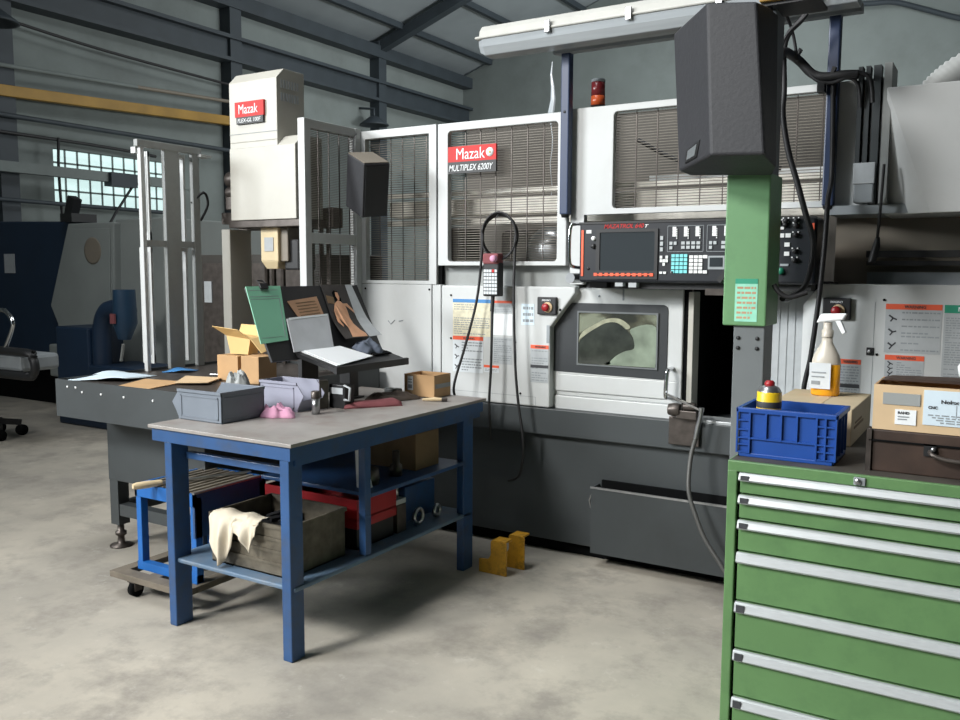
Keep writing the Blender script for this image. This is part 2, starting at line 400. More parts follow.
def cloth(name, mt, cx, cy, z, sx, sy, h, seed, rotz=0, n=36, folds=2.3, parent=None):
    """a crumpled rag lying on a surface: a closed lumpy sheet"""
    rnd = random.Random(seed); mb = M(); ph = [rnd.uniform(0, 6.28) for _ in range(8)]
    top = []; wv = [(rnd.uniform(2.2, 5.5), rnd.uniform(0, 6.28), rnd.uniform(0, 6.28)) for _ in range(6)]
    for i in range(n + 1):
        for j in range(n + 1):
            u, v = i / n * 2 - 1, j / n * 2 - 1
            a = math.atan2(v, u); rr = 1 + 0.12 * math.sin(3 * a + ph[0]) + 0.1 * math.sin(5 * a + ph[1]) + .06 * math.sin(8 * a + ph[2])
            d = max(abs(u), abs(v)); l = math.hypot(u, v) + 1e-6
            px, py = u / l * d * rr, v / l * d * rr
            f = max(0, 1 - d ** 2.6) ** 0.6
            w_ = sum(1 - abs(math.sin(fr * .5 * (px * math.cos(th) + py * math.sin(th)) * folds + p0)) ** .8 for fr, th, p0 in wv) / 6
            hh = f * (0.30 + 1.25 * w_)
            top.append((px * sx / 2, py * sy / 2, max(0.004, hh * h)))
    c, s = math.cos(rotz), math.sin(rotz); k = n + 1
    vs = [(cx + x * c - y * s, cy + x * s + y * c, z + q) for x, y, q in top]
    vs += [(cx + x * c - y * s, cy + x * s + y * c, z) for x, y, q in top]
    fs = []; N = k * k
    for i in range(n):
        for j in range(n):
            a = i * k + j; fs.append((a, a + k, a + k + 1, a + 1)); fs.append((a + N, a + 1 + N, a + k + 1 + N, a + k + N))
    edge = [j for j in range(k)] + [i * k + n for i in range(1, k)] + [n * k + j for j in range(n - 1, -1, -1)] + [i * k for i in range(n - 1, 0, -1)]
    for i, a in enumerate(edge):
        b = edge[(i + 1) % len(edge)]; fs.append((a, b, b + N, a + N))
    mb.add(vs, fs, 0, True)
    return mb.build(name, mt, parent)
def open_box(mb, x0, x1, y0, y1, z0, z1, t=0.004, mi=0):
    mb.box((x0, x1), (y0, y1), (z0, z0 + t), mi)
    mb.box((x0, x1), (y0, y0 + t), (z0, z1), mi); mb.box((x0, x1), (y1 - t, y1), (z0, z1), mi)
    mb.box((x0, x0 + t), (y0 + t, y1 - t), (z0, z1), mi); mb.box((x1 - t, x1), (y0 + t, y1 - t), (z0, z1), mi)
    return mb

# ================================================================== SETTING
struct(M().box((-12.2, 3.6), (-8.2, 19.1), (-0.1, 0)).build('floor', FLOORM))
wl = M()      # left wall with a window opening
wy0, wy1, wz0, wz1 = 7.75, 9.95, 2.5, 3.30
wl.box((-12.2, -12), (-8, wy0), (0, 6.4)); wl.box((-12.2, -12), (wy1, 19.1), (0, 6.4))
wl.box((-12.2, -12), (wy0, wy1), (0, wz0)); wl.box((-12.2, -12), (wy0, wy1), (wz1, 6.4))
struct(wl.build('wall_left', WALLM))
struct(M().xz([(-12.2, 0), (3.6, 0), (3.6, 11.9), (-12.2, 6.3)], 18.85, 19.05).build('wall_back', WALLM))
struct(M().hexa([(-12.2, -8, 6.36), (3.6, -8, 11.811), (3.6, 19.1, 11.811), (-12.2, 19.1, 6.36), (-12.2, -8, 6.46), (3.6, -8, 11.911), (3.6, 19.1, 11.911), (-12.2, 19.1, 6.46)]).build('ceiling', CEILM))
struct(M().box((3.4, 3.6), (-8, 19.1), (0, 11.9)).build('wall_right_unseen', DARKWALL))  # unseen dark wall, added to block light from the right
fw_ = M(); fw_.box((-12.2, -11.0), (-8.2, -8), (0, 6.4)); fw_.box((-4.5, 3.6), (-8.2, -8), (0, 6.4)); fw_.box((-11.0, -4.5), (-8.2, -8), (4.6, 6.4)); fw_.xz([(-12.2, 6.4), (3.6, 6.4), (3.6, 11.85)], -8.2, -8)  # unseen front wall; its opening is placed to let world light in from the left
struct(fw_.build('wall_front_unseen', WALLM))
# window of glass blocks
wn = M(); bs = 0.19; ny = int((wy1 - wy0) / 0.2); nz = 4
for i in range(ny):
    for k in range(nz):
        wn.box((-12.12, -12.03), (wy0 + 0.01 + i * 0.2, wy0 + 0.19 + i * 0.2), (wz0 + 0.01 + k * 0.2, wz0 + 0.19 + k * 0.2), 0)
w1 = struct(wn.build('window_1', [BLOCK]))
g = M()
for i in range(ny + 1): g.box((-12.1, -12.02), (wy0 + i * 0.2 - 0.014, wy0 + i * 0.2 + 0.014), (wz0, wz1))
for k in range(nz + 1): g.box((-12.1, -12.02), (wy0, wy1), (wz0 + k * 0.2 - 0.014, wz0 + k * 0.2 + 0.014))
g.build('window_joints', mat('block_mortar', (128, 140, 138), 0.8), w1)
# wall columns
n_t = [0]
def trim(mb, mt=BEAMM, bevel=0):
    n_t[0] += 1; return struct(mb.build('trim_%d' % n_t[0], mt, None, bevel))
for yc in (6.95, 11.1, 15.25):
    trim(M().box((-12, -11.75), (yc - 0.13, yc + 0.13), (0, 6.4)))
# crane rail on the wall and the eaves beam
rail = M().box((-12, -11.7), (-8, 18.85), (5.14, 5.2)).box((-11.88, -11.82), (-8, 18.85), (5.2, 5.52)).box((-12, -11.7), (-8, 18.85), (5.52, 5.58)); trim(rail)
trim(M().box((-12, -11.72), (-8, 18.85), (6.05, 6.3)))
slope = 0.345
def zr(x): return 6.36 + slope * (x + 12.2)
for yc in (6.95, 11.1, 15.25):         # rafters
    mb = M().hexa([(-12, yc - .1, zr(-12) - .32), (3.4, yc - .1, zr(3.4) - .32), (3.4, yc + .1, zr(3.4) - .32), (-12, yc + .1, zr(-12) - .32),
                   (-12, yc - .1, zr(-12) - .1), (3.4, yc - .1, zr(3.4) - .1), (3.4, yc + .1, zr(3.4) - .1), (-12, yc + .1, zr(-12) - .1)])
    trim(mb)
for i in range(12):                    # purlins
    x = -11.2 + i * 1.25
    trim(M().box((x - .05, x + .05), (-6, 18.85), (zr(x) - .14, zr(x) - .02)))
# pipes and cables on the left wall
def wall_pipe(pts, r, mt, label, cat='pipe', name='wall_pipe', sub=0):
    return single(M().tube(pts, r, 0, 8, False, sub).build(name, mt), label, cat)
wall_pipe([(-11.68, 2, 3.62), (-11.68, 11.0, 3.60)], 0.035, BEAMM, 'dark pipe running along the left wall just above the glass block window')
wall_pipe([(-11.7, 2, 4.07), (-11.7, 9.0, 4.35)], 0.03, WALLM, 'grey pipe along the left wall above the yellow beam')
wall_pipe([(-11.7, 9.0, 4.35), (-11.7, 10.95, 4.44)], 0.03, TAUPE, 'brownish pipe end joining the grey pipe above the yellow beam')
wall_pipe([(-11.7, 7.05, 4.87), (-11.7, 8.5, 4.78), (-11.7, 10.97, 4.72)], 0.022, RUBBER, 'thin black cable sagging across the left wall above the yellow beam', 'cable', 'wall_cable', 4)
wall_pipe([(-11.7, 4, 3.40), (-11.68, 8.0, 3.37), (-11.7, 9.3, 3.33)], 0.025, RUBBER, 'black cable along the top edge of the glass block window', 'cable', 'wall_cable', 4)
wall_pipe([(-11.6, 4, 2.5), (-11.6, 9.6, 2.45)], 0.03, BEAMM, 'dark pipe along the lower edge of the glass block window')
wall_pipe([(-11.65, 7.62, 3.4), (-11.65, 7.6, 2.9), (-11.66, 7.64, 2.1)], 0.02, RUBBER, 'black cable hanging down left of the glass block window', 'cable', 'wall_cable', 4)
single(M().bar((-11.75, 4.5, 3.83), (-11.75, 10.97, 4.12), 0.12, 0.15).build('crane_beam', YELB, None, 0.01), 'long yellow steel beam running along the left wall', 'beam')
for p, lb in (((-11.40, 6.62, 4.80), 'dark bell lamp on the left wall at the top left corner'), ((-11.60, 14.75, 4.66), 'dark bell lamp on the wall column behind the mesh guards')):
    q = thing('wall_lamp', lb, 'lamp', p, group='bell lamps on the left wall')
    M().lathe(p, [(0.001, .10), (0.08, .10), (0.16, .04), (0.30, -.06), (0.31, -.09), (0.27, -.09), (0.15, .0), (0.001, .03)], 0, 24).build('lamp_shade', BEAMM, q)
    M().tube([(p[0], p[1], p[2] + .08), (p[0], p[1], p[2] + .25), (-11.98, p[1], p[2] + .30)], 0.025).build('lamp_arm', BEAMM, q)
wall_pipe([(-3.2, 18.72, 6.75), (-2.6, 18.72, 6.70), (-2.183, 18.72, 6.66), (-1.661, 18.72, 6.453), (-1.074, 18.72, 6.207), (-0.5, 18.72, 6.05)], 0.05, BEAMM, 'dark cable sagging across the back wall above the exhaust hose', 'cable', 'wall_cable', 4)
b = thing('conveyor_trunking', 'grey cable trunking crossing in front of the glass block window', 'trunking', (-11.5, 8, 2.8))
M().box((-11.6, -11.5), (6.0, 9.9), (2.84, 2.98)).build('trunking_body', WALLM, b)
M().box((-11.62, -11.44), (8.3, 8.75), (2.78, 2.98)).build('junction_cover', BEAMM, b)
M().tube([(-11.5, 8.7, 2.8), (-11.5, 8.4, 2.4), (-11.4, 8.2, 2.2)], 0.02).build('outlet_cable', RUBBER, b)

# ================================================================== MACHINE
Y0 = 4.15
mc = thing('turning_machine', 'large white and anthracite turning machine with wire mesh guards filling the middle of the hall', 'machine', (-1.6, 4.6, 0))
M().box((-3.38, 2.4), (4.25, 6.0), (0, 0.08)).build('plinth', SHADOWGAP, mc)
b = M().box((-3.38, 2.4), (4.20, 4.32), (0.07, 0.67)).box((-3.38, -3.3), (4.3, 6.0), (0.07, 0.81)).box((-3.38, 2.4), (5.9, 6.0), (0.07, 1.4))
b.box((-3.38, 2.4), (4.3, 6.0), (0.07, 0.1)).build('base_body', DARK, mc, 0.004)
M().box((-3.38, 2.4), (4.15, 4.5), (0.665, 0.81)).build('base_band', DARK, mc, 0.005)
# drip tray drawer at the foot of the base
t = M(); t.box((-1.812, 1.6), (4.10, 4.106), (0.075, 0.425)); t.box((-1.812, -1.806), (4.106, 4.2), (0.075, 0.425)); t.box((-1.812, 1.6), (4.106, 4.2), (0.075, 0.081))
t = t.build('chip_tray', DARK, mc)
M().box((-1.817, 1.6), (4.097, 4.107), (0.420, 0.430)).build('rim', STEEL, t)
M().box((-1.79, 1.6), (4.185, 4.2), (0.40, 0.45)).build('tray_slot', SHADOWGAP, mc)  # black strip painted in for the shade in the slot
M().tube([(-1.82, 4.12, 0.38), (-1.83, 4.12, 0.35), (-1.82, 4.12, 0.31)], 0.006).build('hinge', STEEL, t)
# lower covers
M().box((-3.38, -2.856), (Y0, 4.2), (0.81, 1.468)).build('lower_cover', WHITE, mc, 0.004)
M().box((-2.850, -2.793), (Y0 + .002, 4.2), (0.81, 1.468)).build('filler_strip', WHITE, mc, 0.003)
lc = M().xz([(-2.787, 0.815), (-2.088, 0.815), (-2.088, 1.252), (-1.945, 1.435), (-1.945, 1.466), (-2.787, 1.466)], Y0, 4.26).build('lower_cover', WHITE, mc, 0.008)
M().box((-2.292, -2.290), (Y0 - .001, Y0), (1.05, 1.42)).box((-2.79, -2.17), (Y0 - .001, Y0), (0.866, 0.868)).box((-2.172, -2.170), (Y0 - .001, Y0), (0.82, 0.868)).build('panel_seam', INKG, lc)
for x, z in ((-2.72, 1.41), (-2.72, 1.165), (-2.30, 1.16), (-2.265, 0.88), (-2.03, 1.345), (-3.34, 1.44), (-2.87, 1.44)): M().lathe((x, Y0 - .004, z), [(0.001, 0), (0.006, 0), (0.006, 0.004)], 0, 10, 'Y').build('screw', SHADOWGAP, mc)
M().tube([(-3.17, Y0 - .001, 1.25), (-3.15, Y0 - .001, 1.23), (-3.12, Y0 - .001, 1.255)], 0.003).tube([(-3.09, Y0 - .001, 1.25), (-3.06, Y0 - .001, 1.255)], 0.003).build('scribble', INKG, mc)
# upper strip under the second guard
M().box((-2.81, -1.945), (4.20, 4.24), (1.46, 1.60)).build('recess_strip', OLDWHITE, mc)
# mesh guards
g1 = M(); frame_xz(g1, (-3.385, -2.822, 1.47, 2.372), (-3.335, -2.873, 1.49, 2.325), Y0, 4.19, 0.004)
g1 = g1.build('guard_frame', WHITE, mc, 0.002)
wire_grid_x(M(), -3.34, -2.87, 1.485, 2.33, 4.19, 0.0135, 0.085, 0.0035, 0.004).build('mesh', [WIRE, DSTEEL], g1, fix=False)
g2 = M(); frame_xz(g2, (-2.797, -1.992, 1.578, 2.366), (-2.730, -2.046, 1.600, 2.322), Y0 - .02, 4.17, 0.02)
g2 = g2.build('guard_frame', WHITE, mc, 0.003)
wire_grid_x(M(), -2.735, -2.04, 1.595, 2.327, 4.172, 0.0135, 0.098, 0.0035, 0.004).build('mesh', [WIRE, DSTEEL], g2, fix=False)
M().box((-2.820, -2.797), (4.17, 4.22), (1.47, 2.36)).build('guard_gap', SHADOWGAP, mc)
g3 = M(); frame_xz(g3, (-1.978, -0.50, 1.838, 2.378), (-1.746, -0.722, 1.866, 2.345), Y0, 4.19, 0.02); g3.box((-1.978, -1.90), (Y0, 4.19), (1.48, 1.839))
g3 = g3.build('guard_frame', WHITE, mc, 0.003)
wire_grid_x(M(), -1.75, -0.718, 1.862, 2.35, 4.192, 0.0135, 0.11, 0.0035, 0.004).build('mesh', [WIRE, DSTEEL], g3, fix=False)
# guard running towards the camera at the left end
g4 = M(); X4 = -3.365
for y in (3.66, 4.10): g4.box((X4 - .05, X4), (y, y + .05), (0.97, 2.385))
for z0, z1 in ((2.335, 2.383), (1.70, 1.76), (0.972, 1.02)): g4.box((X4 - .047, X4 - .003), (3.708, 4.102), (z0, z1))
g4 = g4.build('guard_frame', WHITE, mc, 0.003)
wire_grid_y(M(), 3.70, 4.12, 1.0, 2.345, X4 - .025, 0.0095, 0.09, 0.0045, 0.005).build('mesh', [WIRE, DSTEEL], g4, fix=False)
cp = M().box((-3.40, -3.385), (3.712, 4.10), (1.0, 1.03))
# things seen through the guards
M().box((-3.30, -0.55), (4.34, 4.50), (1.87, 1.965)).build('gantry_beam', RAILW, mc, 0.006)
M().box((-3.30, -0.55), (4.32, 4.36), (1.985, 2.01)).box((-3.30, -0.55), (4.32, 4.36), (1.815, 1.85)).build('gantry_rail', RAILW, mc)
M().box((-3.34, -0.50), (5.30, 5.34), (1.40, 2.55)).build('dark_backdrop', mat('backdrop_dim_brown', (84, 80, 74), 0.7), mc)  # dark sheet added so the view behind the mesh stays dim
hb = M().box((-2.75, -2.25), (4.75, 5.2), (1.47, 1.80)).build('headstock', DSTEEL, mc, 0.03)
M().lathe((-2.35, 4.74, 1.66), [(0.001, -.16), (0.10, -.16), (0.15, -.1), (0.15, 0)], 0, 28, 'Y').build('chuck', STEEL, hb)
M().box((-3.15, -2.95), (4.6, 4.9), (1.47, 1.82)).build('actuator', DSTEEL, mc, 0.02)
M().tube([(-1.75, 4.5, 2.25), (-1.5, 4.45, 2.12), (-1.25, 4.45, 2.08), (-1.0, 4.5, 2.06)], 0.012, sub=4).build('inner_cable', RUBBER, mc)
M().box((-1.72, -0.74), (4.60, 4.63), (2.02, 2.07)).box((-1.72, -0.74), (4.5, 4.56), (1.87, 1.93)).build('cross_rail', WHITE, mc)
# name plate
nb = M().box((-2.718, -2.408), (Y0 - .036, Y0 - .022), (2.148, 2.232), 0).box((-2.718, -2.408), (Y0 - .036, Y0 - .022), (2.085, 2.148), 1).build('name_plate', [RED, BLACK], mc)
text('lettering', 'Mazak', -2.662, Y0 - .037, 2.160, 0.185, 0.060, PURE, nb, 0, 0.0)
text('lettering', 'MULTIPLEX 6200Y', -2.711, Y0 - .037, 2.098, 0.285, 0.034, PURE, nb, 0.25, 0.004)
M().lathe((-2.447, Y0 - .0365, 2.190), [(0.001, -.001), (0.024, -.001), (0.024, 0)], 0, 20, 'Y').build('emblem', PURE, nb)
M().lathe((-2.447, Y0 - .0385, 2.190), [(0.001, -.001), (0.006, -.001), (0.006, 0)], 0, 16, 'Y').build('emblem_centre', CANY, nb)
# sliding door
YD = 4.20
d = M(); d.box((-2.10, -1.378), (YD, 4.25), (0.995, 1.462)); d.box((-2.10, -1.378), (YD + .012, 4.25), (0.880, 0.905)); d.box((-2.10, -1.378), (YD, 4.25), (0.905, 1.0)); d.box((-2.10, -1.378), (YD, 4.25), (0.785, 0.880))
door = d.build('sliding_door', WHITE, mc, 0.006)
pts = [(-2.098, 1.012), (-1.478, 1.004)] + [(-1.478 + 0.025 * math.sin(R(a)), 1.029 - 0.025 * math.cos(R(a))) for a in (30, 60, 90)] + \
      [(-1.480 + 0.027 * math.cos(R(a)), 1.355 + 0.027 * math.sin(R(a))) for a in (0, 30, 60, 90)] + [(-1.985, 1.382), (-2.098, 1.26)]
M().xz(pts, YD - .004, YD).build('window_surround', mat('charcoal_surround', (42, 46, 49), 0.45, 0, 0.06), door, 0.002)
wf = M(); frame_xz(wf, (-1.948, -1.502, 1.053, 1.340), (-1.940, -1.510, 1.061, 1.332), YD - .012, YD - .003, 0.008); wf = wf.build('window_seal', POSTGREY, door)
M().box((-1.944, -1.506), (YD - .0078, YD - .005), (1.061, 1.334)).build('window_pane', PANE, door)
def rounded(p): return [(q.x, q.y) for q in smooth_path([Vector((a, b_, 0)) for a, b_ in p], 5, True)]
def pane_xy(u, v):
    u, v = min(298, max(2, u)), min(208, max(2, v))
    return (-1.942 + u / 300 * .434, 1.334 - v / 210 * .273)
M().xz([pane_xy(*p) for p in rounded(((2, 208), (2, 125), (25, 95), (70, 62), (110, 40), (150, 38), (185, 62), (212, 100), (216, 135), (180, 150), (150, 168), (128, 190), (118, 208)))][::-1], YD - .0088, YD - .0081).build('painted_chuck_view', mat('chuck_view_dark', (50, 54, 48), 0.1, 0, 0.4, 14), door)  # chuck seen through the glass, painted as a dark patch on the pane
M().xz([pane_xy(*p) for p in rounded(((2, 110), (20, 78), (70, 45), (110, 24), (160, 22), (200, 50), (185, 62), (150, 38), (110, 40), (70, 62), (25, 95), (2, 125)))][::-1], YD - .0088, YD - .0081).build('painted_cream_view', mat('glass_view_cream', (150, 151, 128), 0.4, 0, 0.3, 20), door)  # pale sweep of the view in the glass, painted on the pane
M().xz([pane_xy(*p) for p in rounded(((120, 208), (130, 190), (152, 168), (182, 150), (216, 137), (214, 100), (204, 60), (296, 50), (296, 208)))][::-1], YD - .0088, YD - .0081).build('painted_mint_view', mat('glass_view_mint', (126, 138, 122), 0.3, 0, 0.35, 9), door)  # greenish part of the view and reflection, painted on the pane
M().box((-1.7, -1.69), (YD - .001, YD), (1.40, 1.46)).lathe((-1.83, YD - .003, 1.42), [(0.001, 0), (0.006, 0), (0.006, .003)], 0, 10, 'Y').build('door_seam', INKG, door)
h = M(); h.tube([(-1.425, YD, 1.065), (-1.425, 4.135, 1.062), (-1.428, 4.125, 1.04), (-1.432, 4.125, 0.95), (-1.43, 4.135, 0.925), (-1.43, YD, 0.92)], 0.011, n=10, sub=4)
h.build('door_handle', CHROME, door)
M().box((-1.378, -1.352), (4.215, 4.25), (0.785, 1.46)).build('door_gap', SHADOWGAP, mc)
M().box((-1.352, -1.325), (YD, 4.3), (0.785, 1.45)).build('door_jamb', CREAM, mc, 0.003)
# open work chamber to the right of the door
c = M(); c.box((-1.352, -0.70), (5.0, 5.02), (0.80, 1.48)); c.box((-1.36, -1.34), (4.3, 5.0), (0.8, 1.48)); c.box((-0.72, -0.70), (4.32, 5.0), (0.8, 1.48)); c.box((-1.35, -0.70), (4.26, 5.0), (0.795, 0.80)); c.box((-1.36, -0.7), (4.2, 5.0), (1.48, 1.50))
c.build('work_chamber', SHADOWGAP, mc)
M().box((-1.21, -1.16), (4.7, 4.75), (0.82, 1.47)).build('chamber_post', DARK, mc)
M().box((-1.34, -0.82), (4.16, 4.30), (0.805, 0.825)).build('chamber_sill', ALU, mc, 0.003)
w = M().box((-0.97, -0.79), (4.30, 4.34), (0.82, 1.47))
for i in range(5): w.box((-0.965 + i * .036, -0.935 + i * .036), (4.296, 4.30), (0.82, 1.47))
w.build('sliding_cover', LABELG, mc)
# right cover
rc = M(); pl = [(-0.745, 0.815), (2.4, 0.815), (2.4, 1.497), (-0.722, 1.497), (-0.745, 1.47)]
rc.xz(pl, Y0, 4.20); rc.hexa([(-0.822, 4.25, 0.815), (-0.745, Y0, 0.815), (-0.745, 4.2, 0.815), (-0.80, 4.28, 0.815), (-0.822, 4.25, 1.40), (-0.745, Y0, 1.475), (-0.745, 4.2, 1.475), (-0.80, 4.28, 1.40)])
rc = rc.build('lower_cover', WHITE, mc, 0.004)
M().box((-0.502, -0.500), (Y0 - .001, Y0), (0.82, 1.42)).build('panel_seam', INKG, rc)
for x, z in ((-0.466, 1.43), (-0.485, 1.19)): M().lathe((x, Y0 - .004, z), [(0.001, 0), (0.006, 0), (0.006, .004)], 0, 10, 'Y').build('screw', SHADOWGAP, rc)
M().box((-0.528, -0.497), (Y0 - .006, Y0), (1.185, 1.220)).build('cover_lock', BLACK, rc, 0.003)
M().lathe((-0.515, Y0 - .010, 1.203), [(0.001, 0), (0.009, 0), (0.009, .004)], 0, 12, 'Y').build('lock_barrel', STEEL, rc)
# emergency stops
def estop(x0, x1, z0, z1, par):
    p = M().box((x0, x1), (Y0 - .02, Y0), (z0, z1)).build('emergency_stop_panel', BLACK, par, 0.005)
    xc, zc = (x0 + x1) / 2, z0 + (z1 - z0) * 0.42
    M().lathe((xc + .008, Y0 - .026, zc), [(0.024, 0), (0.028, 0), (0.028, .006), (0.024, .006)], 0, 24, 'Y').build('yellow_ring', CARDL, p)
    M().lathe((xc, Y0 - .055, zc), [(0.001, 0.012), (0.018, 0.012), (0.021, .018), (0.021, .024), (0.014, .028), (0.014, .035)], 0, 24, 'Y').build('red_button', TRAYRED, p)
    text('lettering', 'EMERGENCY', xc - .026, Y0 - .021, z1 - .022, .052, .009, PURE, p, 0, 0.01)
estop(-2.158, -2.045, 1.318, 1.412, lc); estop(-0.716, -0.597, 1.338, 1.435, rc)
# printed labels
print_label('map_label', lc, -2.707, -2.458, 1.182, 1.39, Y0, MAPY, LBLUE, 0.02, None, 14, 0, OLDWHITE)
print_label('warning_label', lc, -2.707, -2.505, 0.975, 1.180, Y0, LABELW, ORANGE, 0.022, 'WARNING', 11, 0.045)
print_label('warning_label', lc, -2.452, -2.322, 1.318, 1.386, Y0, LABELG, ORANGE, 0.014, None, 5)
print_label('notice_label', lc, -2.442, -2.318, 1.034, 1.183, Y0, LABELG, None, 0, None, 12)
print_label('notice_label', lc, -2.442, -2.318, 1.195, 1.312, Y0, PURE, None, 0, None, 0)
print_label('caution_label', lc, -2.500, -2.402, 0.984, 1.025, Y0, LABELW, ORANGE, 0.014, None, 2)
print_label('paper_note', lc, -2.262, -2.184, 1.258, 1.372, Y0, PAPERB, None, 0, None, 3)
print_label('warning_label', lc, -2.204, -2.095, 0.948, 1.152, Y0, LABELG, ORANGE, 0.02, 'WARNING', 13)
M().box((-2.203, -2.096), (Y0 - .003, Y0 - .0015), (1.028, 1.044)).build('black_strip', INK, lc)
M().box((-2.108, -2.090), (Y0 - .002, Y0), (1.165, 1.26)).build('grey_tab', INKG, lc)
print_label('warning_label', rc, -0.458, -0.240, 1.202, 1.414, Y0, LABELG, ORANGE, 0.024, 'WARNING', 12, 0.05)
print_label('warning_label', rc, -0.452, -0.298, 1.098, 1.192, Y0, LABELG, ORANGE, 0.022, 'WARNING', 6, 0.035)
print_label('danger_label', rc, -0.452, -0.298, 0.95, 1.095, Y0, LABELG, ORANGE, 0.022, 'WARNING', 6)
print_label('notice_label', rc, -0.232, -0.04, 1.10, 1.414, Y0, LABELG, LGREEN, 0.034, 'NOTICE', 26, 0, None, PURE)
print_label('warning_label', rc, -0.645, -0.548, 0.99, 1.163, Y0, LABELG, ORANGE, 0.022, 'WARNING', 11)
M().box((-0.643, -0.550), (Y0 - .003, Y0 - .0015), (1.035, 1.052)).build('black_strip', INK, rc)
# recess above the right cover
r_ = M().box((-0.72, 2.4), (4.42, 4.45), (1.48, 1.85)).build('recess_panel', TAUPE, mc)
M().box((-0.56, 2.4), (4.26, 4.30), (1.58, 1.60)).box((-0.56, 2.4), (4.24, 4.30), (1.615, 1.645)).build('guide_rails', BLACK, mc)
M().box((-0.56, 2.4), (4.3, 4.42), (1.49, 1.55)).build('recess_ledge', INKG, mc)
M().box((-0.70, 2.4), (4.10, 4.42), (1.80, 1.838)).build('recess_lintel', INKG, mc)
# upper right enclosure with a diagonal fold
e = M(); e.add([(-0.485, 4.16, 1.795), (-0.30, 4.05, 1.795), (1.2, 4.05, 1.795), (1.2, 4.05, 2.315), (-0.485, 4.05, 2.315), (-0.485, 5.0, 1.795), (1.2, 5.0, 1.795), (1.2, 5.0, 2.315), (-0.485, 5.0, 2.315)],
      [(0, 1, 4), (1, 2, 3, 4), (5, 8, 7, 6), (0, 4, 8, 5), (2, 6, 7, 3), (4, 3, 7, 8), (0, 5, 6, 2, 1)])
e.build('upper_enclosure', WHITE, mc, 0.003)
M().box((-0.50, -0.47), (4.06, 4.25), (1.84, 2.42)).build('corner_post', OLDWHITE, mc)
cd = M()
for x in (-0.605, -0.575): cd.box((x, x + .018), (4.09, 4.15), (2.01, 2.42))
cd.box((-0.545, -0.515), (4.09, 4.15), (1.84, 2.42)).build('cable_duct', DARK, mc)
jb = M().box((-0.60, -0.522), (4.07, 4.15), (1.845, 2.01)).build('junction_box', INKG, mc, 0.006)
M().box((-0.604, -0.518), (4.062, 4.071), (1.925, 2.014)).build('box_lid', LABELG, jb, 0.003)
pc = M().tube([(-0.481, 4.04, 2.0), (-0.484, 4.04, 1.90), (-0.49, 4.06, 1.793), (-0.501, 4.10, 1.687)], 0.006, sub=4).build('plug_cable', RUBBER, mc)
M().tube([(-0.499, 4.1, 1.70), (-0.503, 4.10, 1.66), (-0.517, 4.1, 1.594)], [0.009, 0.016, 0.016], n=10).build('plug', BLACK, pc)
# warning beacon
bc = M().lathe((-1.90, 4.30, 2.36), [(0.036, 0), (0.036, 0.05), (0.04, 0.052)], 0, 20).build('beacon', BLACK, mc)
M().lathe((-1.90, 4.30, 2.41), [(0.001, 0), (0.037, 0), (0.037, 0.05), (0.001, 0.05)], 0, 20).build('orange_lens', BEACO, bc)
M().lathe((-1.90, 4.30, 2.46), [(0.001, 0), (0.036, 0), (0.036, 0.07), (0.001, 0.07)], 0, 20).build('red_lens', BEACR, bc)
M().lathe((-1.90, 4.30, 2.53), [(0.001, 0), (0.037, 0), (0.036, 0.015), (0.001, 0.016)], 0, 20).build('beacon_cap', INKG, bc)
M().box((-2.0, -1.86), (4.24, 4.36), (2.34, 2.362)).build('beacon_bracket', OLDWHITE, mc)

# ---- control console
cs = M(); cs.box((-1.852, -0.728), (3.99, 4.15), (1.495, 1.790)); cs = cs.build('control_console', NAVYBLK, mc, 0.012)
YC = 3.99
M().box((-1.852, -0.728), (YC - .004, YC), (1.780, 1.790)).build('top_edge', BLACK, cs)
M().box((-1.838, -1.826), (YC - .004, YC), (1.525, 1.752)).build('orange_strip', ORANGE, cs)
M().box((-0.748, -0.738), (YC - .004, YC), (1.69, 1.76)).build('orange_strip', ORANGE, cs)
ht = M().tube([(-1.872, 4.12, 1.785), (-1.876, 3.99, 1.783), (-1.890, 3.965, 1.755), (-1.892, 3.965, 1.60), (-1.876, 3.99, 1.570), (-1.872, 4.12, 1.568)], 0.009, n=10, sub=4).build('grab_handle', CHROME, cs)
bz = M(); frame_xz(bz, (-1.758, -1.440, 1.512, 1.752), (-1.738, -1.456, 1.552, 1.738), YC - .008, YC, 0.006); bz = bz.build('screen_bezel', BLACK, cs)
M().box((-1.74, -1.452), (YC - .003, YC), (1.552, 1.75)).build('screen', SCREEN, cs)
k = M()
k.tube([(-1.765, YC - .009, 1.531), (-1.457, YC - .009, 1.535)], 0.004)
for i in range(11): k.box((-1.765 + i * .029, -1.748 + i * .029), (YC - .013, YC - .006), (1.526, 1.541))
k.build('soft_keys', ORANGE, cs)
text('lettering', 'MAZATROL 640', -1.718, YC - .001, 1.757, 0.205, 0.021, RED, cs, 0.3, 0.006)
text('lettering', 'T', -1.508, YC - .001, 1.757, 0.018, 0.016, KEYW, cs, 0.3, 0.02)
k = M().box((-1.812, -1.785), (YC - .003, YC), (1.735, 1.752)); k.lathe((-1.772, YC - .012, 1.71), [(0.001, 0), (0.010, 0), (0.012, .012)], 0, 14, 'Y'); k.build('small_key', KEYW, cs)
k = M().lathe((-1.772, YC - .016, 1.672), [(0.001, 0), (0.011, 0), (0.013, .016)], 0, 14, 'Y').build('selector', BLACK, cs); M().lathe((-1.80, YC - .004, 1.562), [(0.001, 0), (0.007, 0), (0.007, .004)], 0, 10, 'Y').build('key_switch', BLACK, cs)
